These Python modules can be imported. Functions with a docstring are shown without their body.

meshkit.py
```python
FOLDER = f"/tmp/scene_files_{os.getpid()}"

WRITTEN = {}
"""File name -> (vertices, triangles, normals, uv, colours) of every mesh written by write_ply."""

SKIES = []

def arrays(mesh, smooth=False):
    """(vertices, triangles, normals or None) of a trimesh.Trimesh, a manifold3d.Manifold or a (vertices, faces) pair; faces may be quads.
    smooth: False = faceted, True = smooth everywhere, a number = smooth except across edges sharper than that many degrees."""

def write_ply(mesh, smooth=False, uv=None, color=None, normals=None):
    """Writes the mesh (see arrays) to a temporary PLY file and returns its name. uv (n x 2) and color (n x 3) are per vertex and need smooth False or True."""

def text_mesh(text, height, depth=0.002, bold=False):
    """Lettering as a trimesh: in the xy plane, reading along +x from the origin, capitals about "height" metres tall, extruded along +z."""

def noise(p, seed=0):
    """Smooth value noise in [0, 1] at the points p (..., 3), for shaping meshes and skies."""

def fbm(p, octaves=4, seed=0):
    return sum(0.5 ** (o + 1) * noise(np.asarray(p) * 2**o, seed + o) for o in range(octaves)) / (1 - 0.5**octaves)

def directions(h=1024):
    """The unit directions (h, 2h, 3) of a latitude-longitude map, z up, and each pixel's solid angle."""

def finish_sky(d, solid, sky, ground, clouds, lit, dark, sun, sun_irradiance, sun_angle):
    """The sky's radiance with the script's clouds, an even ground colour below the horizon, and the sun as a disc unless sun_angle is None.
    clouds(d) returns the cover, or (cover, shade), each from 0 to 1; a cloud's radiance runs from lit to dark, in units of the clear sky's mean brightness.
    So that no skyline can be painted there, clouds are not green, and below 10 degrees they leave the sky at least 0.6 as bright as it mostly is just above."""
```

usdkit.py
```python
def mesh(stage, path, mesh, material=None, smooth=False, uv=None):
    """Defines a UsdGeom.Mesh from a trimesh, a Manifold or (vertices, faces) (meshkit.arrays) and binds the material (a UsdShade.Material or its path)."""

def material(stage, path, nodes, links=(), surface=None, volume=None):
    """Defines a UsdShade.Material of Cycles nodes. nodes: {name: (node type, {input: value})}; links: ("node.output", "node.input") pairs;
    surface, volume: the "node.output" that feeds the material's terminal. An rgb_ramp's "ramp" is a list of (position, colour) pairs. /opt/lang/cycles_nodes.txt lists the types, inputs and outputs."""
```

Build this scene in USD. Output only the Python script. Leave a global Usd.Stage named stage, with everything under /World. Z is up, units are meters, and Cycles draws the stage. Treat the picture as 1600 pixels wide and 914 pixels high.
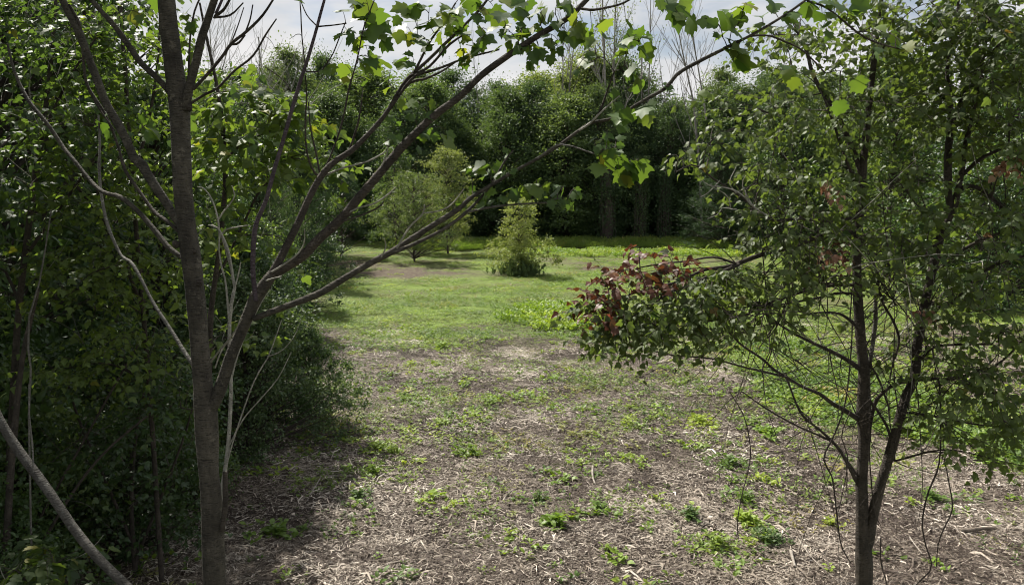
import math, random
import numpy as np
import usdkit, meshkit
from pxr import Usd, UsdGeom, UsdLux, UsdShade, Sdf, Gf, Vt
from scipy.spatial import cKDTree

random.seed(7)
RNG = np.random.default_rng(7)
stage = Usd.Stage.CreateInMemory()
UsdGeom.SetStageUpAxis(stage, UsdGeom.Tokens.z)
UsdGeom.SetStageMetersPerUnit(stage, 1.0)
UsdGeom.Xform.Define(stage, '/World')
UsdGeom.Scope.Define(stage, '/World/Looks')

# ------------------------------------------------------------------ camera, sky, sun, exposure
EYE = np.array([0.0, 0.0, 4.5])
PITCH = math.radians(7.4)
FOC = 1232.0                                   # focal length in pixels of the 1600 px wide photograph
EXPOSURE = 0.92
cam = UsdGeom.Camera.Define(stage, '/World/camera')
cam.AddTranslateOp().Set(Gf.Vec3d(*EYE))
cam.AddRotateXOp().Set(90 - math.degrees(PITCH))
cam.CreateHorizontalApertureAttr(36.0)
cam.CreateVerticalApertureAttr(36.0 * 584 / 1024)
cam.CreateFocalLengthAttr(36.0 * FOC / 1600)
cam.CreateClippingRangeAttr(Gf.Vec2f(0.05, 5000))
cam.CreateExposureAttr(EXPOSURE)

SUN_ELEV = math.radians(50)
SUN_AZ = math.atan2(-0.64, 0.77)                # atan2(x, y) of the direction towards the sun
to_sun = np.array([math.sin(SUN_AZ) * math.cos(SUN_ELEV), math.cos(SUN_AZ) * math.cos(SUN_ELEV), math.sin(SUN_ELEV)])
sun = UsdLux.DistantLight.Define(stage, '/World/sun')
sun.CreateIntensityAttr(1.25)
sun.CreateAngleAttr(0.53)
sun.CreateColorAttr(Gf.Vec3f(1.0, 0.95, 0.86))
sun.CreateNormalizeAttr(True)
zax = to_sun / np.linalg.norm(to_sun)
xax = np.cross([0, 0, 1.0], zax); xax /= np.linalg.norm(xax)
yax = np.cross(zax, xax)
sun.AddTransformOp().Set(Gf.Matrix4d(*xax, 0, *yax, 0, *zax, 0, 0, 0, 0, 1))

SKY = 0.05
skymat = usdkit.material(stage, '/World/Looks/sky_air', {
    'tc': ('texture_coordinate', {}),
    'sky': ('sky_texture', {'sky_type': 'single_scattering', 'sun_disc': False, 'sun_elevation': SUN_ELEV, 'sun_rotation': SUN_AZ, 'air_density': 1.0, 'aerosol_density': 1.5}),
    'map': ('mapping', {'scale': (1.0, 1.0, 2.6), 'location': (0.35, 0.1, 0.0)}),
    'n1': ('noise_texture', {'scale': 3.4, 'detail': 7.0, 'roughness': 0.55, 'distortion': 0.25}),
    'r1': ('rgb_ramp', {'ramp': [(0.0, (0.15, 0.15, 0.15)), (0.42, (0.25, 0.25, 0.25)), (0.53, (0.9, 0.9, 0.9)), (0.62, (1, 1, 1)), (1.0, (1, 1, 1))]}),
    'n2': ('noise_texture', {'scale': 3.7, 'detail': 6.0, 'roughness': 0.6}),
    'r2': ('rgb_ramp', {'ramp': [(0.0, (5.8, 6.1, 6.5)), (0.40, (7.2, 7.35, 7.55)), (0.58, (9.0, 8.9, 8.9)), (1.0, (10.2, 10.0, 9.9))]}),
    'mx': ('mix_color', {}),
    'bg': ('background_shader', {'strength': SKY}),
}, [('tc.generated', 'map.vector'), ('map.vector', 'n1.vector'), ('map.vector', 'n2.vector'), ('n1.fac', 'r1.fac'), ('n2.fac', 'r2.fac'),
    ('r1.color', 'mx.fac'), ('sky.color', 'mx.a'), ('r2.color', 'mx.b'), ('mx.result', 'bg.color')], surface='bg.background')
dome = UsdLux.DomeLight.Define(stage, '/World/sky')
UsdShade.MaterialBindingAPI.Apply(dome.GetPrim()).Bind(skymat)
dome.GetPrim().SetCustomDataByKey('kind', 'structure')
dome.GetPrim().SetCustomDataByKey('label', 'bright cloudy sky with pale blue gaps above the treeline')

FWD = np.array([0, math.cos(PITCH), -math.sin(PITCH)])
UPV = np.array([0, math.sin(PITCH), math.cos(PITCH)])


def ray(u, v):
    return FWD + (u - 800) / FOC * np.array([1.0, 0, 0]) + (457 - v) / FOC * UPV


def at(u, v, y):
    """World point at distance y in front, seen along this direction."""
    d = ray(u, v)
    return EYE + d * (y / d[1])


def ground_at(u, v):
    d = ray(u, v)
    return EYE + d * (EYE[2] / -d[2])


def span(px, y):
    """Metres that px pixels of the photograph span at distance y."""
    return px * y / FOC


# ------------------------------------------------------------------ materials
def leaf_material(name, stops, trans, tfac=0.38, rough=0.42, spec=0.5, under=1.15):
    """Leaves: colour varies from leaf to leaf and in soft patches, paler underside, light passes through."""
    t2 = [(p, tuple(min(1, c * k) for c, k in zip(col, trans))) for p, col in stops]
    return usdkit.material(stage, '/World/Looks/' + name, {
        'g': ('geometry', {}), 'o': ('object_info', {}),
        'add': ('math', {'math_type': 'add'}), 'fr': ('math', {'math_type': 'fraction'}),
        'n': ('noise_texture', {'scale': 0.9, 'detail': 2.0}),
        'mr': ('map_range', {'from_min': 0.3, 'from_max': 0.7, 'to_min': 0.75, 'to_max': 1.25}),
        'r1': ('rgb_ramp', {'ramp': stops}), 'r2': ('rgb_ramp', {'ramp': t2}),
        'm1': ('mix_color', {'blend_type': 'multiply', 'fac': 1.0}),
        'und': ('mix_color', {'blend_type': 'mix', 'b': tuple(min(1, c * under + 0.006) for c in stops[len(stops) // 2][1])}),
        'p': ('principled_bsdf', {'roughness': rough, 'specular_ior_level': spec}),
        't': ('translucent_bsdf', {}),
        'mix': ('mix_closure', {'fac': tfac}),
    }, [('g.random_per_island', 'add.value1'), ('o.random', 'add.value2'), ('add.value', 'fr.value1'), ('fr.value', 'r1.fac'), ('fr.value', 'r2.fac'),
        ('g.position', 'n.vector'), ('n.fac', 'mr.value'), ('r1.color', 'm1.a'), ('mr.result', 'm1.b'),
        ('m1.result', 'und.a'), ('g.backfacing', 'und.fac'), ('und.result', 'p.base_color'), ('r2.color', 't.color'),
        ('p.BSDF', 'mix.closure1'), ('t.BSDF', 'mix.closure2')], surface='mix.closure')


def bark_material(name, dark, light, scale=9.0, stretch=0.25, rough=0.85, spots=None, bump=1.0):
    """Mottled bark: long grain, blotches, small cross marks (lenticels), and pale lichen where spots is given."""
    mid = tuple((a + b) / 2 for a, b in zip(dark, light))
    lich = spots or tuple(min(1, c * 1.7 + 0.01) for c in light)
    nodes = {
        'g': ('geometry', {}),
        'map': ('mapping', {'scale': (1, 1, stretch)}), 'map2': ('mapping', {'scale': (1, 1, 4.5)}),
        'n': ('noise_texture', {'scale': scale, 'detail': 9.0, 'roughness': 0.72}),
        'n2': ('noise_texture', {'scale': scale * 0.22, 'detail': 4.0, 'roughness': 0.6}),
        'len': ('noise_texture', {'scale': scale * 1.1, 'detail': 3.0, 'roughness': 0.6}),
        'lr': ('rgb_ramp', {'ramp': [(0.58, (0, 0, 0)), (0.64, (0.75, 0.75, 0.75))]}),
        'mx': ('mix_float', {'fac': 0.5}),
        'r': ('rgb_ramp', {'ramp': [(0.36, dark), (0.50, mid), (0.62, light)]}),
        'v': ('noise_texture', {'scale': 26.0 if spots else scale * 0.55, 'detail': 6.0, 'roughness': 0.75}),
        'vr': ('rgb_ramp', {'ramp': [(0.57, (0, 0, 0)), (0.64, (0.6, 0.6, 0.6))]}),
        'sm': ('mix_color', {'b': lich}), 'dk': ('mix_color', {'b': tuple(c * 0.55 for c in dark)}),
        'bh': ('math', {'math_type': 'subtract'}),
        'b': ('bump', {'strength': bump, 'distance': 0.02}),
        'p': ('principled_bsdf', {'roughness': rough, 'specular_ior_level': 0.3}),
    }
    links = [('g.position', 'map.vector'), ('g.position', 'map2.vector'), ('map.vector', 'n.vector'), ('g.position', 'n2.vector'), ('map2.vector', 'len.vector'), ('n.fac', 'mx.a'), ('n2.fac', 'mx.b'),
             ('mx.result', 'r.fac'), ('len.fac', 'lr.fac'), ('g.position', 'v.vector'), ('v.fac', 'vr.fac'), ('vr.color', 'sm.fac'), ('r.color', 'sm.a'),
             ('lr.color', 'dk.fac'), ('sm.result', 'dk.a'), ('dk.result', 'p.base_color'), ('n.fac', 'bh.value1'), ('len.fac', 'bh.value2'), ('bh.value', 'b.height'), ('b.normal', 'p.normal')]
    return usdkit.material(stage, '/World/Looks/' + name, nodes, links, surface='p.BSDF')


def ramp_material(name, stops, rough=0.8, scale=3.0):
    return usdkit.material(stage, '/World/Looks/' + name, {
        'g': ('geometry', {}), 'o': ('object_info', {}), 'add': ('math', {'math_type': 'add'}), 'fr': ('math', {'math_type': 'fraction'}),
        'r': ('rgb_ramp', {'ramp': stops}), 'p': ('principled_bsdf', {'roughness': rough, 'specular_ior_level': 0.25}),
    }, [('g.random_per_island', 'add.value1'), ('o.random', 'add.value2'), ('add.value', 'fr.value1'), ('fr.value', 'r.fac'), ('r.color', 'p.base_color')], surface='p.BSDF')


YT = (2.3, 2.2, 0.9)                              # what light does on its way through a leaf: yellower
M = {}
M['big_leaf'] = leaf_material('big_leaf', [(0, (0.042, 0.082, 0.022)), (0.5, (0.066, 0.118, 0.030)), (0.96, (0.115, 0.165, 0.036)), (0.985, (0.17, 0.19, 0.035)), (1, (0.22, 0.20, 0.035))], (2.2, 2.1, 0.7), 0.40, 0.52, 0.38)
M['sapling_leaf'] = leaf_material('sapling_leaf', [(0, (0.038, 0.066, 0.026)), (0.5, (0.060, 0.096, 0.034)), (0.90, (0.100, 0.138, 0.038)), (0.95, (0.18, 0.18, 0.035)), (1, (0.21, 0.20, 0.035))], (2.2, 2.35, 0.75), 0.38, 0.56, 0.36)
M['maple_leaf'] = leaf_material('maple_leaf', [(0, (0.028, 0.050, 0.022)), (0.5, (0.046, 0.076, 0.030)), (0.88, (0.078, 0.105, 0.036)), (0.965, (0.13, 0.12, 0.035)), (1, (0.16, 0.08, 0.035))], (2.4, 2.5, 0.9), 0.36, 0.55, 0.32)
M['red_leaf'] = leaf_material('red_leaf', [(0, (0.045, 0.020, 0.011)), (0.30, (0.085, 0.030, 0.013)), (0.5, (0.135, 0.056, 0.018)), (0.6, (0.065, 0.058, 0.020)), (0.90, (0.045, 0.060, 0.024)), (0.95, (0.28, 0.045, 0.022)), (1, (0.40, 0.09, 0.03))], (1.8, 1.4, 1.0), 0.3, 0.48, 0.4)
M['dry_leaf'] = leaf_material('dry_leaf', [(0, (0.22, 0.11, 0.07)), (0.6, (0.33, 0.18, 0.12)), (1, (0.42, 0.30, 0.22))], (1.1, 1.0, 0.8), 0.25, 0.6)
M['shrub_leaf'] = leaf_material('shrub_leaf', [(0, (0.030, 0.060, 0.022)), (0.5, (0.050, 0.090, 0.030)), (1, (0.085, 0.125, 0.038))], YT, 0.32, 0.42)
M['cedar_leaf'] = leaf_material('cedar_leaf', [(0, (0.030, 0.057, 0.028)), (0.5, (0.046, 0.082, 0.036)), (1, (0.078, 0.115, 0.046))], (2.0, 2.0, 0.9), 0.28, 0.55)
M['far_leaf'] = leaf_material('far_leaf', [(0, (0.048, 0.080, 0.034)), (0.5, (0.078, 0.122, 0.048)), (1, (0.135, 0.175, 0.066))], YT, 0.36, 0.5, 0.4)
M['far_leaf_dark'] = leaf_material('far_leaf_dark', [(0, (0.036, 0.066, 0.034)), (0.5, (0.060, 0.098, 0.046)), (1, (0.100, 0.140, 0.060))], YT, 0.33, 0.55, 0.35)
M['olive_leaf'] = leaf_material('olive_leaf', [(0, (0.068, 0.105, 0.036)), (0.5, (0.112, 0.158, 0.052)), (1, (0.18, 0.22, 0.08))], (2.0, 1.9, 0.9), 0.36, 0.5)
M['bright_bush_leaf'] = leaf_material('bright_bush_leaf', [(0, (0.10, 0.14, 0.042)), (0.5, (0.175, 0.215, 0.065)), (1, (0.29, 0.32, 0.12))], (1.8, 1.8, 0.9), 0.36, 0.5)
M['weed_leaf'] = leaf_material('weed_leaf', [(0, (0.070, 0.125, 0.026)), (0.5, (0.130, 0.205, 0.040)), (0.90, (0.195, 0.26, 0.055)), (1, (0.26, 0.22, 0.07))], (1.9, 1.9, 0.9), 0.35, 0.5, 0.4)
M['pale_weed_leaf'] = leaf_material('pale_weed_leaf', [(0, (0.11, 0.15, 0.045)), (0.5, (0.17, 0.21, 0.065)), (1, (0.27, 0.26, 0.11))], (1.5, 1.5, 0.9), 0.3, 0.55, 0.35)
M['fresh_leaf'] = leaf_material('fresh_leaf', [(0, (0.11, 0.19, 0.024)), (0.5, (0.17, 0.26, 0.036)), (1, (0.27, 0.34, 0.055))], (1.9, 1.8, 0.8), 0.35, 0.5, 0.4)
M['stalk'] = leaf_material('stalk', [(0, (0.050, 0.085, 0.036)), (0.5, (0.085, 0.13, 0.050)), (1, (0.15, 0.19, 0.08))], (1.6, 1.6, 0.9), 0.25, 0.6)
M['bark'] = bark_material('bark', (0.022, 0.019, 0.015), (0.098, 0.086, 0.068), 24.0, 0.45, spots=None)
M['bark_dark'] = bark_material('bark_dark', (0.022, 0.018, 0.014), (0.082, 0.067, 0.054), 26.0, 0.4)
M['bark_grey'] = bark_material('bark_grey', (0.075, 0.070, 0.062), (0.17, 0.16, 0.14), 22.0, 0.6, spots=(0.42, 0.42, 0.38))
M['bark_log'] = bark_material('bark_log', (0.045, 0.041, 0.036), (0.115, 0.106, 0.094), 26.0, 0.6, spots=(0.26, 0.26, 0.23))
M['bark_pale'] = bark_material('bark_pale', (0.20, 0.19, 0.165), (0.46, 0.44, 0.385), 30.0, 0.5)
M['bark_purple'] = bark_material('bark_purple', (0.05, 0.036, 0.045), (0.10, 0.078, 0.088), 26.0, 0.4)
M['bark_far'] = bark_material('bark_far', (0.035, 0.027, 0.022), (0.085, 0.069, 0.056), 3.0, 0.2)
M['snag'] = bark_material('snag', (0.11, 0.10, 0.09), (0.24, 0.225, 0.20), 3.0, 0.2)
M['straw'] = ramp_material('straw', [(0, (0.035, 0.023, 0.017)), (0.38, (0.082, 0.062, 0.049)), (0.66, (0.20, 0.165, 0.130)), (0.85, (0.375, 0.32, 0.26)), (1, (0.68, 0.61, 0.52))], 0.7)
M['stick'] = bark_material('stick', (0.20, 0.17, 0.14), (0.46, 0.42, 0.36), 30.0, 0.4)
M['stick_brown'] = bark_material('stick_brown', (0.10, 0.08, 0.06), (0.24, 0.20, 0.16), 30.0, 0.4)
M['vine'] = bark_material('vine', (0.030, 0.024, 0.020), (0.075, 0.060, 0.050), 30.0, 0.4)

M['ground'] = usdkit.material(stage, '/World/Looks/ground_soil', {
    'g': ('geometry', {}), 'at': ('attribute', {'attribute': 'cover'}), 'sep': ('separate_color', {}),
    'n': ('noise_texture', {'scale': 5.0, 'detail': 9.0, 'roughness': 0.72}),
    'ns': ('noise_texture', {'scale': 28.0, 'detail': 6.0, 'roughness': 0.75, 'distortion': 1.2}),
    'nb': ('noise_texture', {'scale': 0.5, 'detail': 4.0, 'roughness': 0.6}),
    'soil': ('rgb_ramp', {'ramp': [(0.30, (0.028, 0.020, 0.015)), (0.48, (0.072, 0.053, 0.041)), (0.60, (0.165, 0.135, 0.106)), (0.72, (0.37, 0.325, 0.268))]}),
    'green': ('rgb_ramp', {'ramp': [(0.30, (0.052, 0.085, 0.018)), (0.5, (0.120, 0.175, 0.036)), (0.7, (0.23, 0.27, 0.075))]}),
    'mixn': ('mix_float', {'fac': 0.55}),
    'm1': ('math', {'math_type': 'multiply_add', 'value2': 1.6, 'value3': -0.8}),
    'm2': ('math', {'math_type': 'add', 'use_clamp': True}),
    'mx': ('mix_color', {}),
    'b': ('bump', {'strength': 0.8, 'distance': 0.03}),
    'p': ('principled_bsdf', {'roughness': 0.95, 'specular_ior_level': 0.15}),
}, [('g.position', 'n.vector'), ('g.position', 'ns.vector'), ('g.position', 'nb.vector'), ('n.fac', 'mixn.a'), ('ns.fac', 'mixn.b'), ('mixn.result', 'soil.fac'), ('mixn.result', 'green.fac'),
    ('at.color', 'sep.color'), ('n.fac', 'm1.value1'), ('m1.value', 'm2.value1'), ('sep.r', 'm2.value2'), ('m2.value', 'mx.fac'),
    ('soil.color', 'mx.a'), ('green.color', 'mx.b'), ('mx.result', 'p.base_color'), ('ns.fac', 'b.height'), ('b.normal', 'p.normal')], surface='p.BSDF')

# ------------------------------------------------------------------ helpers: things, names, geometry
USED = {}


def numbered(parent, name):
    key = (parent, name)
    n = USED.get(key, -1) + 1
    USED[key] = n
    return name if n == 0 else f'{name}_{n:03d}'


def tag(prim, label=None, cat=None, group=None, kind=None):
    for k, v in (('label', label), ('category', cat), ('group', group), ('kind', kind)):
        if v:
            prim.SetCustomDataByKey(k, v)
    return prim


def thing(name, label, cat, loc=(0, 0, 0), rotz=0.0, scale=(1, 1, 1), group=None):
    x = UsdGeom.Xform.Define(stage, '/World/' + numbered('/World', name))
    x.AddTranslateOp().Set(Gf.Vec3d(*map(float, loc)))
    x.AddRotateZOp().Set(float(rotz))
    x.AddScaleOp().Set(Gf.Vec3f(*map(float, scale)))
    return tag(x.GetPrim(), label, cat, group)


def copy_of(src, label, loc, rotz, scale, group=None):
    n = src.GetName()
    base = n[:-4] if n[-4:-3] == '_' and n[-3:].isdigit() else n
    p = thing(base, label, src.GetCustomDataByKey('category'), loc, rotz, scale, group)
    p.GetReferences().AddInternalReference(src.GetPath())
    p.SetInstanceable(True)
    return p


def put(name, VF, mat, parent='/World', smooth=False, kind=None, label=None):
    parent = parent if isinstance(parent, str) else str(parent.GetPath())
    m = usdkit.mesh(stage, parent + '/' + numbered(parent, name), VF, mat, smooth)
    return tag(m.GetPrim(), label, None, None, kind)


def join(parts):
    parts = [p for p in parts if len(p[1])]
    if not parts:
        return np.zeros((0, 3)), np.zeros((0, 3), int)
    at_ = np.cumsum([0] + [len(p[0]) for p in parts])
    return np.vstack([p[0] for p in parts]), np.vstack([p[1] + a for p, a in zip(parts, at_)])


def moved(VF, d):
    return VF[0] - np.asarray(d), VF[1]


def spline(pts, n):
    """Catmull-Rom through the points (each row may carry a radius too)."""
    p = np.asarray(pts, float)
    if len(p) == 2:
        return p[0] + (p[1] - p[0]) * np.linspace(0, 1, n)[:, None]
    q = np.vstack([2 * p[0] - p[1], p, 2 * p[-1] - p[-2]])
    d = np.linalg.norm(np.diff(p[:, :3], axis=0), axis=1)
    s = np.concatenate([[0], np.cumsum(d)]); s /= s[-1]
    t = np.linspace(0, 1, n)
    i = np.clip(np.searchsorted(s, t, 'right') - 1, 0, len(p) - 2)
    f = ((t - s[i]) / np.maximum(s[i + 1] - s[i], 1e-9))[:, None]
    a, b, c, e = q[i], q[i + 1], q[i + 2], q[i + 3]
    return 0.5 * (2 * b + (c - a) * f + (2 * a - 5 * b + 4 * c - e) * f ** 2 + (3 * b - a - 3 * c + e) * f ** 3)


def tube(pts, rad, sides=6, cap=True, rough=0.0):
    p = np.asarray(pts, float); n = len(p)
    rad = np.broadcast_to(rad, (n,)).astype(float)
    t = np.gradient(p, axis=0); t /= np.linalg.norm(t, axis=1, keepdims=True) + 1e-12
    ref = np.array([0.31, 0.9, 0.28]) if abs(t[:, 1]).mean() < 0.8 else np.array([1.0, 0.1, 0.2])
    a = np.cross(t, ref); a /= np.linalg.norm(a, axis=1, keepdims=True) + 1e-12
    b = np.cross(t, a)
    ang = np.arange(sides) * 2 * math.pi / sides
    r = np.repeat(rad[:, None], sides, 1)
    if rough:
        q = p[:, None] + rad[:, None, None] * (np.cos(ang)[None, :, None] * a[:, None] + np.sin(ang)[None, :, None] * b[:, None])
        r = r * (1 + rough * (2 * meshkit.fbm(q.reshape(-1, 3) * 6.0).reshape(n, sides) - 1))
    v = p[:, None] + r[:, :, None] * (np.cos(ang)[None, :, None] * a[:, None] + np.sin(ang)[None, :, None] * b[:, None])
    i, j = np.meshgrid(np.arange(n - 1), np.arange(sides), indexing='ij')
    q = np.stack([i * sides + j, i * sides + (j + 1) % sides, (i + 1) * sides + (j + 1) % sides, (i + 1) * sides + j], -1).reshape(-1, 4)
    f = np.vstack([q[:, [0, 1, 2]], q[:, [0, 2, 3]]])
    v = v.reshape(-1, 3)
    if cap:
        v = np.vstack([v, p[:1], p[-1:]])
        j = np.arange(sides)
        f = np.vstack([f, np.stack([np.full(sides, len(v) - 2), (j + 1) % sides, j], 1), np.stack([np.full(sides, len(v) - 1), (n - 1) * sides + j, (n - 1) * sides + (j + 1) % sides], 1)])
    return v, f


def thin_tubes(P, R, sides=3):
    """Many thin stems at once. P: (m, k, 3), R: (m, k)."""
    P = np.asarray(P, float); m, k = P.shape[:2]
    if m == 0:
        return np.zeros((0, 3)), np.zeros((0, 3), int)
    t = np.gradient(P, axis=1); t /= np.linalg.norm(t, axis=2, keepdims=True) + 1e-12
    a = np.cross(t, [0.37, 0.81, 0.45]); a /= np.linalg.norm(a, axis=2, keepdims=True) + 1e-12
    b = np.cross(t, a)
    ang = np.arange(sides) * 2 * math.pi / sides
    V = P[:, :, None] + np.asarray(R)[:, :, None, None] * (np.cos(ang)[None, None, :, None] * a[:, :, None] + np.sin(ang)[None, None, :, None] * b[:, :, None])
    i, j = np.meshgrid(np.arange(k - 1), np.arange(sides), indexing='ij')
    q = np.stack([i * sides + j, i * sides + (j + 1) % sides, (i + 1) * sides + (j + 1) % sides, (i + 1) * sides + j], -1).reshape(-1, 4)
    f = np.vstack([q[:, [0, 1, 2]], q[:, [0, 2, 3]]])
    F = (f[None] + (np.arange(m) * k * sides)[:, None, None]).reshape(-1, 3)
    return V.reshape(-1, 3), F


def fan_leaf(half, fold=0.25, droop=0.25, inner=0.38):
    """A leaf blade from its right half outline (x, y; y runs base to tip), folded along the midrib and drooping. Length 1."""
    h = np.array(half, float)
    out = np.vstack([h, (h[1:-1] * [-1, 1])[::-1]])
    v = np.vstack([[[0, inner]], out])
    z = fold * np.abs(v[:, 0]) - droop * (v[:, 1] - 0.3).clip(0) ** 2 - 0.18 * v[:, 0] ** 2
    V = np.column_stack([v, z])
    n = len(out)
    F = np.array([[0, 1 + i, 1 + (i + 1) % n] for i in range(n)])
    return V, F


BIG_LEAF = [fan_leaf([(0, 0), (0.15, -0.05), (0.30, -0.03), (0.46, 0.10), (0.36, 0.20), (0.50, 0.33), (0.60, 0.52), (0.42, 0.50), (0.30, 0.60), (0.33, 0.76), (0.17, 0.78), (0, 1.0)], f, d) for f, d in ((0.22, 0.25), (0.38, 0.55), (-0.05, 0.5))]
BIG_LEAF += [fan_leaf([(0, 0), (0.2, -0.04), (0.40, 0.06), (0.50, 0.28), (0.38, 0.42), (0.46, 0.62), (0.44, 0.86), (0.22, 0.86), (0, 0.80)], 0.2, 0.3, 0.45)]
MAPLE = [fan_leaf([(0, 0), (0.22, -0.03), (0.42, 0.14), (0.50, 0.44), (0.28, 0.52), (0.22, 0.72), (0, 1.0)], f, d) for f, d in ((0.25, 0.3), (0.45, 0.6), (0.0, 0.5))]
OVAL = [fan_leaf([(0, 0), (0.26, 0.25), (0.24, 0.62), (0, 1.0)], f, d, 0.45) for f, d in ((0.3, 0.3), (0.1, 0.5))]


def quad_leaf(w=0.5, fold=0.2):
    return np.array([[0, 0, 0], [w / 2, 0.5, fold * w], [0, 1, -0.1], [-w / 2, 0.5, fold * w]]), np.array([[0, 1, 2], [0, 2, 3]])


QUAD = [quad_leaf(0.6, 0.3), quad_leaf(0.75, 0.1)]
NEEDLE = [quad_leaf(0.26, 0.4), quad_leaf(0.34, 0.2)]


def leaves(templates, pos, dirs, normals, size, rng, each=False):
    """One blade per row of pos; dirs: base to tip; normals: the upper face. Returns one joined mesh, or a list of single blades."""
    n = len(pos)
    if n == 0:
        return [] if each else (np.zeros((0, 3)), np.zeros((0, 3), int))
    d = dirs / (np.linalg.norm(dirs, axis=1, keepdims=True) + 1e-12)
    x = np.cross(d, normals); x /= np.linalg.norm(x, axis=1, keepdims=True) + 1e-12
    z = np.cross(x, d)
    size = np.broadcast_to(size, (n,))
    wid = rng.uniform(0.85, 1.15, n)
    pick = rng.integers(0, len(templates), n)
    parts = []
    for k, (tv, tf) in enumerate(templates):
        ii = np.nonzero(pick == k)[0]
        if not len(ii):
            continue
        V = pos[ii, None] + size[ii, None, None] * (tv[None, :, 0:1] * wid[ii, None, None] * x[ii, None] + tv[None, :, 1:2] * d[ii, None] + tv[None, :, 2:3] * z[ii, None])
        if each:
            parts += [(V[q], tf) for q in range(len(ii))]
        else:
            parts.append((V.reshape(-1, 3), (tf[None] + (np.arange(len(ii)) * len(tv))[:, None, None]).reshape(-1, 3)))
    return parts if each else join(parts)


def unit(rng, n):
    v = rng.normal(size=(n, 3))
    return v / np.linalg.norm(v, axis=1, keepdims=True)


# ------------------------------------------------------------------ ground
def sstep(x, a, b):
    t = np.clip((x - a) / (b - a), 0, 1)
    return t * t * (3 - 2 * t)


def fbm2(x, y, s, o=0.0):
    return 2.2 * meshkit.fbm(np.column_stack([np.ravel(x) * s, np.ravel(y) * s, np.full(np.size(x), o)])).reshape(np.shape(x)) - 1.1


BLOBS = []                                        # (x, y, rx, ry, amount): greener (+) or barer (-) places of the field


def blob(u, v, ru, rv, amt):
    c = ground_at(u, v); e = ground_at(u + ru, v); f = ground_at(u, v - rv)
    BLOBS.append((c[0], c[1], abs(e[0] - c[0]), abs(f[1] - c[1]), amt))


blob(640, 425, 110, 10, -0.9); blob(560, 412, 60, 7, -0.9); blob(940, 412, 60, 8, -0.35); blob(700, 575, 110, 12, -0.3)
blob(1080, 575, 100, 14, -0.4); blob(720, 480, 190, 28, 0.5); blob(1290, 590, 110, 60, 0.75); blob(1420, 640, 120, 30, 0.5); blob(1250, 500, 160, 30, 0.3)
blob(870, 500, 70, 22, 0.6); blob(765, 635, 50, 18, 0.5); blob(1095, 665, 45, 16, 0.5); blob(1000, 540, 90, 15, 0.25); blob(1560, 690, 60, 30, 0.5)
blob(585, 655, 50, 18, 0.2); blob(1180, 480, 100, 15, 0.3); blob(900, 450, 120, 12, 0.25); blob(1000, 620, 80, 16, 0.2)


def cover(x, y):
    """How green the field is here, 0 to 1."""
    x = np.asarray(x, float); y = np.asarray(y, float)
    c = 0.24 + 0.58 * sstep(y, 9.0, 16.0)
    for bx, by, rx, ry, a in BLOBS:
        d = ((x - bx) / rx) ** 2 + ((y - by) / ry) ** 2
        c = c + a * np.exp(-d * 1.2)
    c = c + 0.75 * fbm2(x, y, 0.35, 3.0) * (0.55 + 0.45 * sstep(y, 12, 22)) + 0.45 * fbm2(x, y, 1.5, 9.0)
    return np.clip(c, 0, 1)


def height(x, y):
    return 0.10 * fbm2(x, y, 0.12, 5.0) + 0.05 * fbm2(x, y, 0.6, 1.0)


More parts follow.
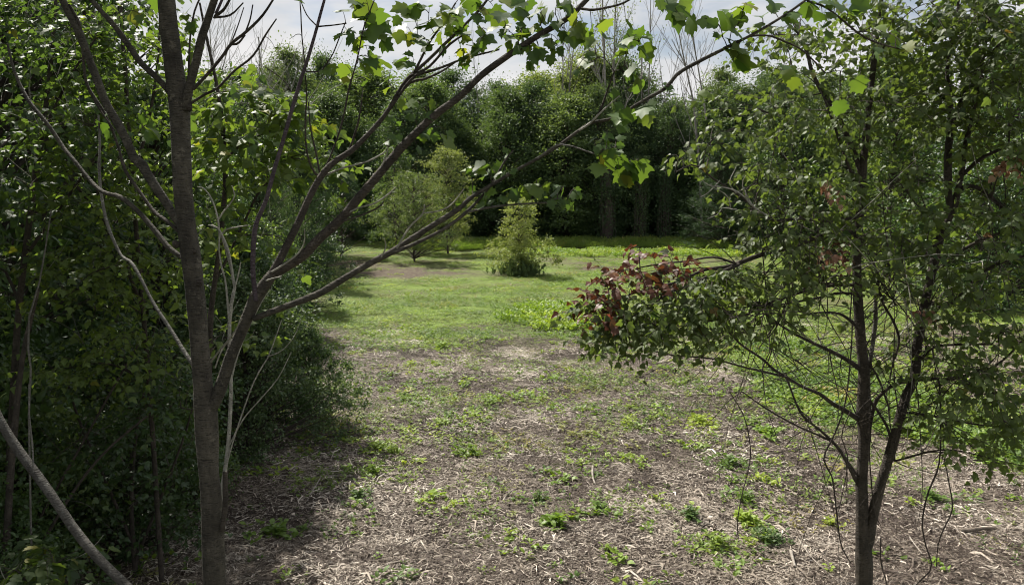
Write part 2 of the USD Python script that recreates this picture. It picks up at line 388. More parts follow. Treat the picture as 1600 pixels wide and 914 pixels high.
def axis(lo, hi, step, far):
    mid = np.arange(lo, hi + step, step)
    out = step * np.cumsum(1.35 ** np.arange(1, 28)); out = out[out < far]
    return np.concatenate([lo - out[::-1], mid, hi + step + out])


gx, gy = axis(-16, 30, 0.3, 900), axis(4, 72, 0.3, 900)
GX, GY = np.meshgrid(gx, gy)
GZ = height(GX, GY)
gv = np.column_stack([GX.ravel(), GY.ravel(), GZ.ravel()])
ny, nx = GX.shape
I, J = np.meshgrid(np.arange(ny - 1), np.arange(nx - 1), indexing='ij')
gq = np.stack([I * nx + J, I * nx + J + 1, (I + 1) * nx + J + 1, (I + 1) * nx + J], -1).reshape(-1, 4)
gm = put('field', (gv, gq), M['ground'], smooth=True, kind='structure', label='open field of chopped straw turning to low green weeds')
cv = cover(GX.ravel(), GY.ravel())
cols = np.column_stack([cv, cv, cv]).astype(np.float32)
UsdGeom.PrimvarsAPI(gm).CreatePrimvar('cover', Sdf.ValueTypeNames.Color3fArray, 'vertex').Set(Vt.Vec3fArray.FromNumpy(cols))


def in_view(x, y, margin=0.8):
    return np.abs(x) < (0.66 * y + margin)


def scatter_object(name, protos, mat, pos, rot, scl, pidx, label, cat):
    inst = UsdGeom.PointInstancer.Define(stage, '/World/' + numbered('/World', name))
    path = str(inst.GetPath())
    targets = []
    for k, VF in enumerate(protos):
        put(name + '_patch', VF, mat[k] if isinstance(mat, list) else mat, path)
        targets.append(path + '/' + name + '_patch' + ('' if k == 0 else f'_{k:03d}'))
    inst.CreatePrototypesRel().SetTargets([Sdf.Path(t) for t in targets])
    inst.CreateProtoIndicesAttr(Vt.IntArray.FromNumpy(np.asarray(pidx, np.int32)))
    inst.CreatePositionsAttr(Vt.Vec3fArray.FromNumpy(np.asarray(pos, np.float32)))
    q = np.zeros((len(pos), 4)); q[:, 3] = np.sin(rot / 2); q[:, 0] = np.cos(rot / 2)
    inst.CreateOrientationsAttr(Vt.QuathArray([Gf.Quath(float(a[0]), float(a[1]), float(a[2]), float(a[3])) for a in q]))
    inst.CreateScalesAttr(Vt.Vec3fArray.FromNumpy(np.repeat(np.asarray(scl, np.float32)[:, None], 3, 1)))
    return tag(inst.GetPrim(), label, cat, None, 'stuff')


def straw_patch(seed, n=620):
    r = np.random.default_rng(seed)
    c = np.column_stack([r.uniform(-0.6, 0.6, n), r.uniform(-0.6, 0.6, n), np.abs(r.normal(0.012, 0.012, n)) + 0.004])
    th = r.normal(0.6, 1.25, n)
    L = r.gamma(2.3, 0.031, n).clip(0.02, 0.34)
    w = r.uniform(0.0032, 0.0085, n) * (1 + (r.random(n) < 0.12) * 1.3)
    d = np.column_stack([np.cos(th), np.sin(th), r.normal(0, 0.16, n)])
    s = np.column_stack([-np.sin(th), np.cos(th), r.normal(0, 0.5, n)])
    bend = r.normal(0, 0.10, n)[:, None] * s * L[:, None] + np.column_stack([0 * L, 0 * L, np.abs(r.normal(0, 0.05, n)) * L])
    a, b, m = c - d * L[:, None] / 2, c + d * L[:, None] / 2, c + bend
    for q in (a, b):
        q[:, 2] = q[:, 2].clip(0.002)
    W = s * w[:, None] / 2
    V = np.stack([a - W, a + W, m - W * 1.1, m + W * 1.1, b - W * 0.8, b + W * 0.8], 1).reshape(-1, 3)
    f = np.array([[0, 2, 3], [0, 3, 1], [2, 4, 5], [2, 5, 3]])
    return V, (f[None] + (np.arange(n) * 6)[:, None, None]).reshape(-1, 3)


def weed_patch(seed, clumps, lo, hi, size, spread, per=(4, 9), tmpl=OVAL, upright=0.5):
    r = np.random.default_rng(seed)
    pos, dr, nm, sz = [], [], [], []
    for _ in range(clumps):
        cx, cy = r.uniform(-spread, spread, 2); h = r.uniform(lo, hi)
        for k in range(r.integers(*per)):
            a = r.uniform(0, 2 * math.pi); q = r.uniform(0.2, 1)
            pos.append((cx + 0.35 * h * q * math.cos(a), cy + 0.35 * h * q * math.sin(a), h * r.uniform(0.25, 1)))
            dr.append((math.cos(a), math.sin(a), r.normal(upright, 0.35)))
            nm.append((r.normal(0, 0.35), r.normal(0, 0.35), 1)); sz.append(size * r.uniform(0.6, 1.3))
    return leaves(tmpl, np.array(pos), np.array(dr), np.array(nm), np.array(sz), r)


def field_points(n, y0, y1, rng, power=1.0):
    """Points spread over the part of the field that the photograph could see."""
    y = y0 + (y1 - y0) * rng.random(n) ** power
    x = rng.uniform(-1, 1, n) * (0.68 * y + 1.0)
    keep = rng.random(n) < (0.68 * y + 1) / (0.68 * y1 + 1)
    x, y = x[keep], y[keep]
    ok = (x < 0.2 * y + 17) & (x > np.interp(y, [8, 12, 20, 30, 40, 50, 64], [-5, -5.5, -6.5, -9, -11.5, -14, -17]))
    return x[ok], y[ok]


rs = np.random.default_rng(11)
x, y = field_points(11500, 7.2, 26, rs)
dens = (1 - 0.5 * cover(x, y)) * (1 - 0.85 * sstep(y, 14, 26))
ok = rs.random(len(x)) < dens
x, y = x[ok], y[ok]
scatter_object('straw_litter', [straw_patch(k) for k in range(6)], M['straw'], np.column_stack([x, y, height(x, y)]), rs.normal(0, 0.7, len(x)) + math.pi * rs.integers(0, 2, len(x)), rs.uniform(0.8, 1.15, len(x)), rs.integers(0, 6, len(x)),
               'bleached chopped straw and stalks littering the near half of the field', 'straw')
N_STRAW = len(x)

x, y = field_points(20000, 7.5, 70, rs)
c = cover(x, y)
ok = rs.random(len(x)) < (c ** 1.5) * 0.70 + 0.07
x, y, c = x[ok], y[ok], c[ok]
scatter_object('ground_cover', [weed_patch(40 + k, 42, 0.03, 0.11, 0.055, 0.6) for k in range(6)], [M['weed_leaf'], M['weed_leaf'], M['fresh_leaf'], M['weed_leaf'], M['pale_weed_leaf'], M['pale_weed_leaf']], np.column_stack([x, y, height(x, y)]), rs.uniform(0, 6.28, len(x)), rs.uniform(0.45, 1.25, len(x)) * (0.7 + 0.3 * c), rs.integers(0, 6, len(x)),
               'low green weeds and seedlings carpeting the middle of the field', 'weeds')


x, y = field_points(16000, 7.5, 26, rs)
ok = rs.random(len(x)) < (0.10 + 1.4 * np.clip(fbm2(x, y, 0.9, 21.0) + 0.25 * fbm2(x, y, 0.25, 2.0) - 0.05, 0, 1)) * 0.55
x, y = x[ok], y[ok]
scatter_object('seedlings', [weed_patch(140 + k, 3 + 2 * (k % 3), 0.03, 0.12, 0.075, 0.10 + 0.07 * (k % 3), (4, 8)) for k in range(6)], [M['fresh_leaf'], M['weed_leaf'], M['fresh_leaf'], M['weed_leaf'], M['weed_leaf'], M['fresh_leaf']],
               np.column_stack([x, y, height(x, y)]), rs.uniform(0, 6.28, len(x)), rs.uniform(0.5, 1.25, len(x)), rs.integers(0, 6, len(x)), 'small green seedlings sprinkled over the straw in the near field', 'weeds')


def strip(name, boxes, n, protos, mat, label, cat, rng):
    """Low growth inside soft patches given in directions of the photograph and set down on the ground."""
    P = []
    for u, v, ru, rv, k in boxes:
        cx = ground_at(u, v); ex = abs(ground_at(u + ru, v)[0] - cx[0]); ey = abs(ground_at(u, v - rv)[1] - cx[1])
        m = int(n * k)
        r_, a = np.sqrt(rng.random(m)), rng.uniform(0, 6.28, m)
        P.append(np.column_stack([cx[0] + ex * r_ * np.cos(a), cx[1] + ey * r_ * np.sin(a)]))
    P = np.vstack(P)
    return scatter_object(name, protos, mat, np.column_stack([P, height(P[:, 0], P[:, 1])]), rng.uniform(0, 6.28, len(P)), rng.uniform(0.7, 1.25, len(P)), rng.integers(0, len(protos), len(P)), label, cat)


fresh = [weed_patch(60 + k, 34, 0.12, 0.30, 0.10, 0.55, (6, 11), OVAL, 0.9) for k in range(3)]
strip('fresh_weeds', [(870, 497, 72, 17, 1.0)], 70, fresh, M['fresh_leaf'], 'bright yellow green weed patch in the middle of the field beside the red leaved bough', 'weeds', rs)
strip('fresh_weeds', [(960, 396, 170, 5, 1.0), (1150, 398, 120, 4, 0.4)], 150, fresh, M['fresh_leaf'], 'bright yellow green strip of weeds along the far edge of the field', 'weeds', rs)
strip('lush_grass', [(700, 387, 75, 5, 0.8), (960, 384, 200, 4, 1.0), (1130, 387, 110, 4, 0.5)], 190, [weed_patch(70 + k, 40, 0.25, 0.6, 0.16, 0.7, (6, 11), NEEDLE, 1.6) for k in range(3)], M['weed_leaf'],
      'lush deep green grass at the foot of the far trees', 'grass', rs)
strip('ground_cover', [(1290, 590, 120, 60, 1.0), (1450, 650, 110, 30, 0.6), (1560, 680, 50, 40, 0.5)], 130, [weed_patch(80 + k, 46, 0.06, 0.16, 0.075, 0.55, (5, 10)) for k in range(3)], M['weed_leaf'],
      'leafy green weeds growing behind the twin stemmed tree on the right', 'weeds', rs)

# ------------------------------------------------------------------ far and middle-distance trees: a few kinds, each built once and then set out again
def crown_tree(seed, h, rad, first, n_clumps, per, leaf, tmpl, shape, flat=0.7, clump=0.12, droop=0.0, up=0.5, trunk_r=None, limb_sides=4, shell=0.35):
    """Trunk, limbs and a crown of leaf clumps about a tree of height h. Returns {part: mesh}. shape(t): crown radius (0-1) at height fraction t."""
    r = np.random.default_rng(seed)
    trunk_r = trunk_r or h * 0.011
    zs = np.linspace(0, h * 0.96, 12)
    wob = np.cumsum(r.normal(0, 0.012 * h, (12, 2)), 0) * 0.5; wob -= wob[0]
    ax = np.column_stack([wob, zs])
    trunk = tube(ax, np.linspace(trunk_r, trunk_r * 0.12, 12), 7)
    t = first + (1 - first) * r.random(n_clumps) ** 0.9
    a = r.uniform(0, 2 * math.pi, n_clumps)
    lobes = 1 + 0.30 * np.sin(a * 2 + r.uniform(0, 6)) + 0.30 * np.sin(a * 3 + t * 9 + r.uniform(0, 6)) + 0.18 * np.sin(a * 5 - t * 17)
    rr = rad * np.array([shape(q) for q in t]) * lobes * (shell + (1 - shell) * r.random(n_clumps) ** 0.55)
    C = np.column_stack([rr * np.cos(a), rr * np.sin(a), t * h - droop * rr])
    C[:, :2] += np.column_stack([np.interp(t * h, zs, ax[:, 0]), np.interp(t * h, zs, ax[:, 1])])
    C[:, 2] = C[:, 2].clip(h * 0.02)
    cs = clump * h * r.uniform(0.6, 1.35, n_clumps)
    # limbs
    z0 = (C[:, 2] - 0.55 * rr - 0.03 * h).clip(0.04 * h)
    A = np.column_stack([np.interp(z0, zs, ax[:, 0]), np.interp(z0, zs, ax[:, 1]), z0])
    Mi = (A + C) / 2 + np.column_stack([np.zeros((n_clumps, 2)), 0.05 * h * r.random(n_clumps)])
    s = np.linspace(0, 1, 5)[None, :, None]
    P = (1 - s) ** 2 * A[:, None] + 2 * s * (1 - s) * Mi[:, None] + s ** 2 * C[:, None]
    R = trunk_r * (0.30 * (1 - np.linspace(0, 1, 5)) + 0.05)[None] * r.uniform(0.6, 1.2, n_clumps)[:, None]
    limbs = thin_tubes(P, R, limb_sides)
    # leaves
    N = n_clumps * per
    k = np.repeat(np.arange(n_clumps), per)
    off = unit(r, N) * np.abs(r.normal(0, 0.62, N)).clip(0, 1.7)[:, None]
    pos = C[k] + off * cs[k, None] * np.array([1, 1, flat])
    pos[:, 2] = pos[:, 2].clip(0.03)
    d = off * 0.8 + unit(r, N) * 0.7; d[:, 2] -= 0.15
    nm = unit(r, N) * 0.75 + np.array([0, 0, up])
    lv = leaves(tmpl, pos, d, nm, leaf * r.uniform(0.65, 1.35, N), r)
    return {'trunk': trunk, 'limbs': limbs, 'crown': lv}


def build_tree(prim, parts, bark, leaf):
    put('trunk', parts['trunk'], bark, prim, smooth=True)
    put('limbs', parts['limbs'], bark, prim, smooth=True)
    put('crown', parts['crown'], leaf, prim, kind='stuff')


def dome_shape(q):
    return math.sin(math.pi * min(1, (0.10 + 0.90 * q)) ** 0.9) ** 0.6 * (1.0 - 0.25 * q)


def skirt_shape(q):
    return (1 - q ** 2.2) ** 0.6 * (0.72 + 0.28 * math.sin(min(1, q * 3) * math.pi / 2))


def cone_shape(q):
    return max(0.03, (1 - q)) ** 0.75


def ball_shape(q):
    return math.sqrt(max(0.02, 1 - ((q - 0.46) / 0.56) ** 2))


def egg_shape(q):
    return math.sin(math.pi * (0.06 + 0.92 * q) ** 0.8) ** 0.8


ORD = 'first second third fourth fifth sixth seventh eighth ninth tenth eleventh twelfth thirteenth fourteenth fifteenth sixteenth seventeenth eighteenth nineteenth twentieth'.split()

# ---- the forest across the far edge
FOREST = [
    dict(args=(101, 14.0, 4.6, 0.03, 260, 150, 0.19, QUAD, skirt_shape), kw=dict(clump=0.085, shell=0.35), bark='bark_far', leaf='far_leaf', text='broad leafy tree with a rounded top'),
    dict(args=(102, 14.5, 3.7, 0.04, 240, 150, 0.18, NEEDLE + QUAD, egg_shape), kw=dict(clump=0.08, shell=0.35), bark='bark_far', leaf='far_leaf_dark', text='tall dark leafy tree'),
    dict(args=(103, 13.0, 4.4, 0.10, 230, 150, 0.19, QUAD, dome_shape), kw=dict(clump=0.085, shell=0.35), bark='bark_far', leaf='far_leaf', text='leafy open trunked tree'),
    dict(args=(104, 11.0, 3.6, 0.02, 220, 150, 0.20, NEEDLE, cone_shape), kw=dict(clump=0.065, droop=0.25, shell=0.5), bark='bark_far', leaf='far_leaf_dark', text='dark pointed evergreen tree'),
]
fp = {}


def forest(kind, X, Y, s, label, rot, group):
    f = FOREST[kind]
    z = float(height(np.array([X]), np.array([Y]))[0]) - 0.05
    sc = (s * random.uniform(0.9, 1.3), s * random.uniform(0.9, 1.3), s * random.uniform(0.84, 1.1))
    if kind not in fp:
        fp[kind] = thing('forest_tree', label, 'tree', (X, Y, z), rot, sc, group)
        build_tree(fp[kind], crown_tree(*f['args'], **f['kw']), M[f['bark']], M[f['leaf']])
    else:
        copy_of(fp[kind], label, (X, Y, z), rot, sc, group)


front = []
for i in range(20):
    X = -27 + 61 * (i + random.uniform(0.25, 0.75)) / 20
    front.append((X, 70.5 + random.uniform(-2.2, 1.5) - 0.09 * max(0, X - 15) * 2, [0, 1, 3, 0, 2, 1, 0, 3, 2, 1][i % 10] if random.random() < 0.8 else random.choice([0, 1, 2]), random.uniform(0.86, 1.02)))
for i, (X, Y, k, s) in enumerate(front):
    forest(k, X, Y, s, f"{FOREST[k]['text']}, {ORD[i]} from left in the far forest's front row", random.uniform(0, 360), None)
back = []
for row, (Y, n, x0, x1, s0) in enumerate([(75, 17, -31, 37, 1.04), (81, 17, -35, 41, 1.12)]):
    for i in range(n):
        back.append((x0 + (x1 - x0) * (i + random.uniform(0.2, 0.8)) / n, Y + random.uniform(-1.5, 1.5), random.choice([0, 1, 2, 1]), s0 * random.uniform(0.84, 1.17)))
for i, (X, Y, k, s) in enumerate(back):
    forest(k, X, Y, s, f"{FOREST[k]['text']}, {ORD[i if i < 17 else i - 17]} from left in the far forest's {'second' if i < 17 else 'third'} row", random.uniform(0, 360), None)
# understory brush that closes the forest floor
r = np.random.default_rng(5)
UND = []
for k in range(3):
    p = crown_tree(300 + k, 3.2, 2.3, 0.02, 46, 70, 0.20, QUAD, skirt_shape, clump=0.16)
    UND.append(join([p['limbs'], p['crown']]))
n = 190
ux, uy = r.uniform(-36, 42, n), r.uniform(68.5, 84, n)
scatter_object('forest_brush', UND, M['far_leaf_dark'], np.column_stack([ux, uy, height(ux, uy) - 0.05]), r.uniform(0, 6.28, n), r.uniform(0.5, 1.25, n), r.integers(0, 3, n), 'dark brush filling the forest floor behind the far trees', 'brush')


# ---- bare dead trees
def snag_mesh(seed, h, r0, spread=0.5, forks=1, levels=3, density=1.0):
    r = np.random.default_rng(seed)
    trunks, twigs = [], []

    def grow(p, d, L, rad, lev):
        n = 8
        q = [p]
        dd = d.copy()
        for _ in range(n - 1):
            dd = dd + r.normal(0, 0.05, 3) + np.array([0, 0, 0.05]); dd /= np.linalg.norm(dd)
            q.append(q[-1] + dd * L / (n - 1))
        q = np.array(q)
        (trunks if lev == 0 else twigs).append(tube(q, np.linspace(rad, max(rad * 0.25, 0.012), n), 6 if lev == 0 else 4, cap=False))
        if lev >= levels:
            return
        m = int((9 if lev == 0 else 5) * density)
        for _ in range(m):
            f = r.uniform(0.35 if lev == 0 else 0.15, 0.97)
            b = q[int(f * (n - 1))]
            az = r.uniform(0, 6.28)
            nd = dd * r.uniform(0.5, 1.0) + spread * np.array([math.cos(az), math.sin(az), 0.3]); nd /= np.linalg.norm(nd)
            grow(b, nd, L * r.uniform(0.25, 0.5) * (1.15 - f * 0.5), rad * 0.42 * (1.1 - 0.6 * f), lev + 1)

    for k in range(forks):
        az = r.uniform(0, 6.28)
        d = np.array([0, 0, 1.0]) + (0.22 * np.array([math.cos(az), math.sin(az), 0]) if forks > 1 and k else 0)
        grow(np.zeros(3) + (np.array([0, 0, h * 0.5]) if k else 0), d / np.linalg.norm(d), h if not k else h * 0.5, r0 if not k else r0 * 0.6, 0)
    return {'trunk': join(trunks), 'twigs': join(twigs)}


SNAGS = [  # u, v of the top, Y, radius, forks, density, words, seed
    (880, 22, 73, 0.17, 3, 0.8, 'forked pale dead tree left of the tall half leafless tree', 1), (965, -35, 72, 0.22, 2, 1.25, None, 2),
    (1034, -5, 72.5, 0.15, 1, 0.7, 'tall straight bare dead tree in the open sky right of the half leafless tree', 3), (1003, 78, 73, 0.14, 0, 0.0, 'short broken grey snag without twigs', 4),
    (1110, -15, 66, 0.16, 2, 1.0, 'bare dead tree above the end of the long low branch', 5), (925, 60, 74, 0.09, 1, 0.5, 'thin bare pole tree just right of the forked dead tree', 6), (943, 50, 76, 0.10, 1, 0.5, 'thin bare pole tree left of the half leafless tree', 7),
    (325, 30, 60, 0.13, 3, 1.0, 'cluster of bare twiggy stems right of the thick front trunk', 8), (398, 55, 64, 0.10, 1, 0.9, 'slim bare tree left of its bushier bare neighbour', 9), (425, 62, 62, 0.13, 3, 1.0, 'fan shaped bare tree left of the purple shoot', 10),
    (755, 75, 76, 0.09, 1, 0.7, 'small bare top poking above the far forest under the blue gap', 11), (1075, 70, 74, 0.09, 2, 0.9, 'low bare twiggy tree between two tall dead trees', 12)]
for u, v, Y, r0, forks, dn, words, sd in SNAGS:
    top = at(u, v, Y); h = top[2]; r0 = r0 * 0.8
    lab = words or 'very tall half leafless tree with sparse small leaves at its top'
    t = thing('dead_tree' if words else 'tall_tree', lab, 'dead tree' if words else 'tree', (top[0], Y, 0), 0)
    if dn == 0.0:
        put('trunk', tube(spline([(0, 0, 0, r0), (0.1, 0, h * 0.5, r0 * 0.8), (0.0, 0.05, h, r0 * 0.55)], 10)[:, :3], np.linspace(r0, r0 * 0.55, 10), 7), M['snag'], t)
        continue
    g = snag_mesh(500 + sd, h, r0, 0.55, forks, 2, dn)
    put('trunk', g['trunk'], M['snag'], t); put('twigs', g['twigs'], M['snag'], t)
    if not words:
        rr = np.random.default_rng(9)
        tv = g['twigs'][0]; tv = tv[tv[:, 2] > h * 0.72]
        pos = tv[rr.integers(0, len(tv), 1500)] + rr.normal(0, 0.22, (1500, 3))
        put('leaves', leaves(QUAD, pos, unit(rr, 1500), unit(rr, 1500), 0.16 * rr.uniform(0.6, 1.3, 1500), rr), M['far_leaf'], t, kind='stuff')
# pale trunks standing in the shade at the right of the far forest, and big vine-hung trunks
for u, v0, v1, Y, r0, mat, words in [(1197, 130, 372, 66, 0.16, 'snag', 'pale straight trunk in shade behind the bare brown twigs'), (1210, 195, 372, 67, 0.10, 'snag', 'thinner pale trunk just right of a taller pale trunk'),
                                     (948, 230, 376, 66.0, 0.46, 'bark_far', 'thick dark trunk below the hanging leaf cluster'), (1000, 250, 376, 66.5, 0.33, 'bark_far', 'dark trunk right of the thickest one in the forest edge'), (1037, 262, 376, 66.5, 0.31, 'bark_far', 'rightmost of the three dark trunks in the forest edge')]:
    top = at(u, v1, Y); hh = at(u, v0, Y)[2]
    t = thing('tree_trunk', words, 'tree trunk', (top[0], Y, -0.1), 0)
    q = spline([(0, 0, 0), (0.1, 0, hh * 0.35), (-0.1, 0.1, hh * 0.7), (0.05, 0, hh)], 12)
    put('trunk', tube(q, r0 * np.array([1.35, 1.12, 1.02] + list(np.linspace(1, 0.6, 9))), 10, rough=0.25), M[mat], t, smooth=True)
    if r0 > 0.3:
        rr = np.random.default_rng(int(u))
        P = []
        for _ in range(26):
            a = rr.uniform(0, 6.28); z1 = rr.uniform(0.4, 1) * hh; z0 = z1 * rr.uniform(0.0, 0.5)
            zz = np.linspace(z1, z0, 6); rad = r0 * 1.12 + 0.35 * rr.random() * (1 - zz / hh)
            P.append(np.column_stack([rad * np.cos(a + 0.2 * np.sin(zz)), rad * np.sin(a + 0.2 * np.sin(zz)), zz]))
        put('vines', thin_tubes(np.array(P), np.full((26, 6), 0.025)), M['bark_far'], t)
        m = 3200
        zz = rr.random(m) ** 0.8 * hh * 1.05; a = rr.uniform(0, 6.28, m)
        put('ivy', leaves(QUAD, np.column_stack([(r0 * 1.15 + (0.25 + 0.55 * np.sin(zz * 1.7 + u) ** 2) * rr.random(m) ** 1.5) * np.cos(a), (r0 * 1.15 + (0.25 + 0.55 * np.sin(zz * 1.1 + u) ** 2) * rr.random(m) ** 1.5) * np.sin(a), zz]), unit(rr, m), unit(rr, m), 0.16 * rr.uniform(0.6, 1.4, m), rr), M['far_leaf_dark'], t, kind='stuff')

# fallen log at the far edge
g0 = ground_at(700, 381); g1 = ground_at(775, 381)
t = thing('fallen_log', 'long grey log lying at the far edge of the field behind the round tree', 'log', (g0[0], g0[1], 0.25))
q = spline([(0, 0, 0), ((g1[0] - g0[0]) * 0.5, 0.1, 0.1), (g1[0] - g0[0], 0.3, 0.0)], 10)
put('trunk', tube(q, np.linspace(0.28, 0.18, 10), 9, rough=0.2), M['snag'], t, smooth=True)
q = spline([(0.4, -0.05, 0.1), (-1.2, -0.2, 0.4), (-2.4, -0.1, 1.3)], 8)
put('branch', tube(q, np.linspace(0.10, 0.03, 8), 6), M['snag'], t, smooth=True)

# ---- trees of the middle distance
def mid(name, label, u, v, h, args, kw, bark, leaf, rot=0, group=None):
    g = ground_at(u, v)
    t = thing(name, label, 'tree' if 'bush' not in name else 'bush', (g[0], g[1], float(height(np.array([g[0]]), np.array([g[1]]))[0]) - 0.03), rot, (1, 1, 1), group)
    build_tree(t, crown_tree(args[0], h, *args[1:], **kw), M[bark], M[leaf])
    return t


mid('small_tree', 'round olive green tree with several thin stems in the field', 648, 409, 5.6, (201, 2.2, 0.16, 200, 75, 0.095, OVAL, ball_shape), dict(clump=0.075, trunk_r=0.07, droop=0.05), 'bark_far', 'olive_leaf')
mid('small_tree', 'taller olive green tree just behind the round one', 700, 396, 7.4, (202, 1.7, 0.12, 190, 80, 0.11, OVAL, ball_shape), dict(clump=0.075, trunk_r=0.08), 'bark_far', 'olive_leaf')
mid('small_tree', 'green small tree left of and behind the round olive tree', 618, 394, 7.6, (203, 1.9, 0.12, 130, 80, 0.13, OVAL, ball_shape), dict(clump=0.075, trunk_r=0.08), 'bark_far', 'far_leaf')
mid('small_tree', 'feathery small tree on a short dark trunk at the left of the field', 533, 401, 6.6, (204, 2.2, 0.16, 150, 80, 0.13, NEEDLE, skirt_shape), dict(clump=0.075, droop=0.15, trunk_r=0.10), 'bark_far', 'cedar_leaf')
g = ground_at(812, 429)
t = thing('bush', 'light yellow green bush standing alone in the middle of the field', 'bush', (g[0], g[1], -0.02))
p = crown_tree(210, 4.15, 1.05, 0.34, 110, 48, 0.09, OVAL, lambda q: 0.25 + 0.8 * math.sin(math.pi * min(1, max(0, 1.12 - q) * 1.25)), clump=0.07, trunk_r=0.04, shell=0.15)
p2 = crown_tree(211, 1.9, 1.55, 0.24, 120, 50, 0.09, OVAL, lambda q: 1.05 - 0.6 * max(0, q - 0.6), clump=0.15, trunk_r=0.03, shell=0.1)
put('trunk', p['trunk'], M['bark_far'], t); put('limbs', join([p['limbs'], p2['limbs']]), M['bark_far'], t); put('crown', join([p['crown'], p2['crown']]), M['bright_bush_leaf'], t, kind='stuff')
rr = np.random.default_rng(77)
t = thing('weed_skirt', 'dark green upright weed stalks crowded round the foot of the lone bush', 'tall weeds', (g[0] - 0.05, g[1] - 0.15, 0))
n = 300
a, q_ = rr.uniform(0, 6.28, n), np.abs(rr.normal(0, 0.62, n)).clip(0, 1.7)
b = np.column_stack([q_ * np.cos(a), q_ * np.sin(a) * 0.8, np.zeros(n)]); hh = rr.uniform(0.3, 1.1, n) * (1.1 - 0.45 * q_)
s = np.linspace(0, 1, 4)
P = b[:, None] + s[None, :, None] * np.column_stack([rr.normal(0, 0.12, n) + 0.25 * b[:, 0], rr.normal(0, 0.12, n) + 0.25 * b[:, 1], hh])[:, None]
put('stalks', thin_tubes(P, np.repeat(np.linspace(0.014, 0.006, 4)[None], n, 0)), M['stalk'], t, kind='stuff')
k = np.repeat(np.arange(n), 9); f = rr.random(len(k))
put('blades', leaves(NEEDLE + QUAD, b[k] + f[:, None] * np.column_stack([0 * k, 0 * k, hh[k]]), unit(rr, len(k)) * 0.5 + [0, 0, 0.9], unit(rr, len(k)), 0.2 * rr.uniform(0.6, 1.2, len(k)), rr), M['stalk'], t, kind='stuff')
t = thing('dry_bush', 'low reddish brown dry plant left of the lone bush', 'plant', (ground_at(697, 390)[0], ground_at(697, 390)[1], 0))
p = crown_tree(215, 0.9, 0.7, 0.15, 30, 26, 0.09, OVAL, dome_shape, clump=0.2, trunk_r=0.02)
put('stem', p['trunk'], M['bark_far'], t); put('twigs', p['limbs'], M['bark_far'], t); put('foliage', p['crown'], M['olive_leaf'], t, kind='stuff')

# ---- the hedgerow of trees and shrubs along the left side, and the right-hand edge behind the twin-stemmed tree
MIDK = [
    dict(name='hedge_tree', args=(401, 8.0, 2.3, 0.03, 190, 90, 0.115, OVAL, skirt_shape), kw=dict(clump=0.075, trunk_r=0.09), bark='bark_dark', leaf='shrub_leaf'),
    dict(name='cedar', args=(402, 6.0, 1.55, 0.02, 230, 110, 0.085, NEEDLE, cone_shape), kw=dict(clump=0.075, droop=0.1, trunk_r=0.09), bark='bark_dark', leaf='cedar_leaf'),
    dict(name='shrub', args=(403, 3.0, 1.35, 0.02, 190, 110, 0.052, OVAL, skirt_shape), kw=dict(clump=0.11, trunk_r=0.05), bark='bark_dark', leaf='cedar_leaf'),
    dict(name='shrub', args=(404, 3.0, 1.5, 0.02, 150, 90, 0.075, OVAL, skirt_shape), kw=dict(clump=0.12, trunk_r=0.04), bark='bark_dark', leaf='shrub_leaf'),
]
mp = {}


def hedge(k, X, Y, h, w, label, group=None, cat=None):
    f = MIDK[k]
    s = h / f['args'][1]
    z = float(height(np.array([X]), np.array([Y]))[0]) - 0.04
    sc = (s * w, s * w * random.uniform(0.9, 1.1), s)
    if k not in mp:
        mp[k] = thing(f['name'], label, cat or ('shrub' if f['name'] == 'shrub' else 'tree'), (X, Y, z), random.uniform(0, 360), sc, group)
        build_tree(mp[k], crown_tree(*f['args'], **f['kw']), M[f['bark']], M[f['leaf']])
    else:
        copy_of(mp[k], label, (X, Y, z), random.uniform(0, 360), sc, group)


hedge(2, -4.45, 12.9, 3.0, 1.0, 'dense blue green fine leaved shrub at the near end of the hedgerow beside the straw')
hedge(2, -4.9, 15.0, 3.5, 0.95, 'dense blue green shrub just behind the nearest one of the hedgerow')
hedge(3, -3.95, 15.0, 1.8, 0.8, 'low yellowish green shrub on the field side of the hedgerow')
hedge(1, -6.3, 18.5, 4.3, 0.9, 'third fine leaved shrub along the hedgerow from the camera')
hedge(3, -7.5, 22.0, 3.8, 0.85, 'bushy green shrub midway along the hedgerow')
hedge(1, -8.5, 26.0, 6.2, 0.95, 'feathery cedar midway along the left hedgerow')
hedge(3, -8.0, 29.0, 2.4, 1.2, 'low spreading shrub in front of the feathery cedars')
hedge(1, -10.0, 31.5, 7.2, 1.0, 'tall feathery cedar right of the purple shoot')
hedge(1, -9.9, 37.0, 7.0, 1.1, 'feathery cedar farther along the left hedgerow')
hedge(3, -10.2, 40.5, 2.6, 1.4, 'low green shrub at the far end of the left hedgerow')
hedge(0, -12.6, 40.0, 9.0, 1.0, 'broad green tree behind the feathery cedars')
hedge(0, -13.5, 48.0, 10.0, 1.0, 'broad green tree at the far end of the left hedgerow')
hedge(0, -16.5, 55.0, 11.0, 1.1, 'broad tree in the far left corner of the field')
hedge(0, -9.0, 20.0, 6.2, 0.9, 'leafy hedgerow tree behind the fine leaved shrubs')
hedge(0, -11.5, 27.0, 7.4, 0.95, 'leafy hedgerow tree behind the midway cedar')
hedge(0, -6.3, 14.0, 6.2, 0.9, 'leafy tree close behind the nearest blue green shrub')
hedge(0, -8.6, 13.0, 11.0, 0.85, 'tall leafy tree behind the left saplings, nearest the camera')
hedge(0, -8.6, 17.0, 10.0, 0.85, 'tall leafy tree behind the left saplings, second from the camera')
hedge(0, -7.6, 8.2, 11.5, 0.72, 'tall leafy tree at the left edge nearest the camera')
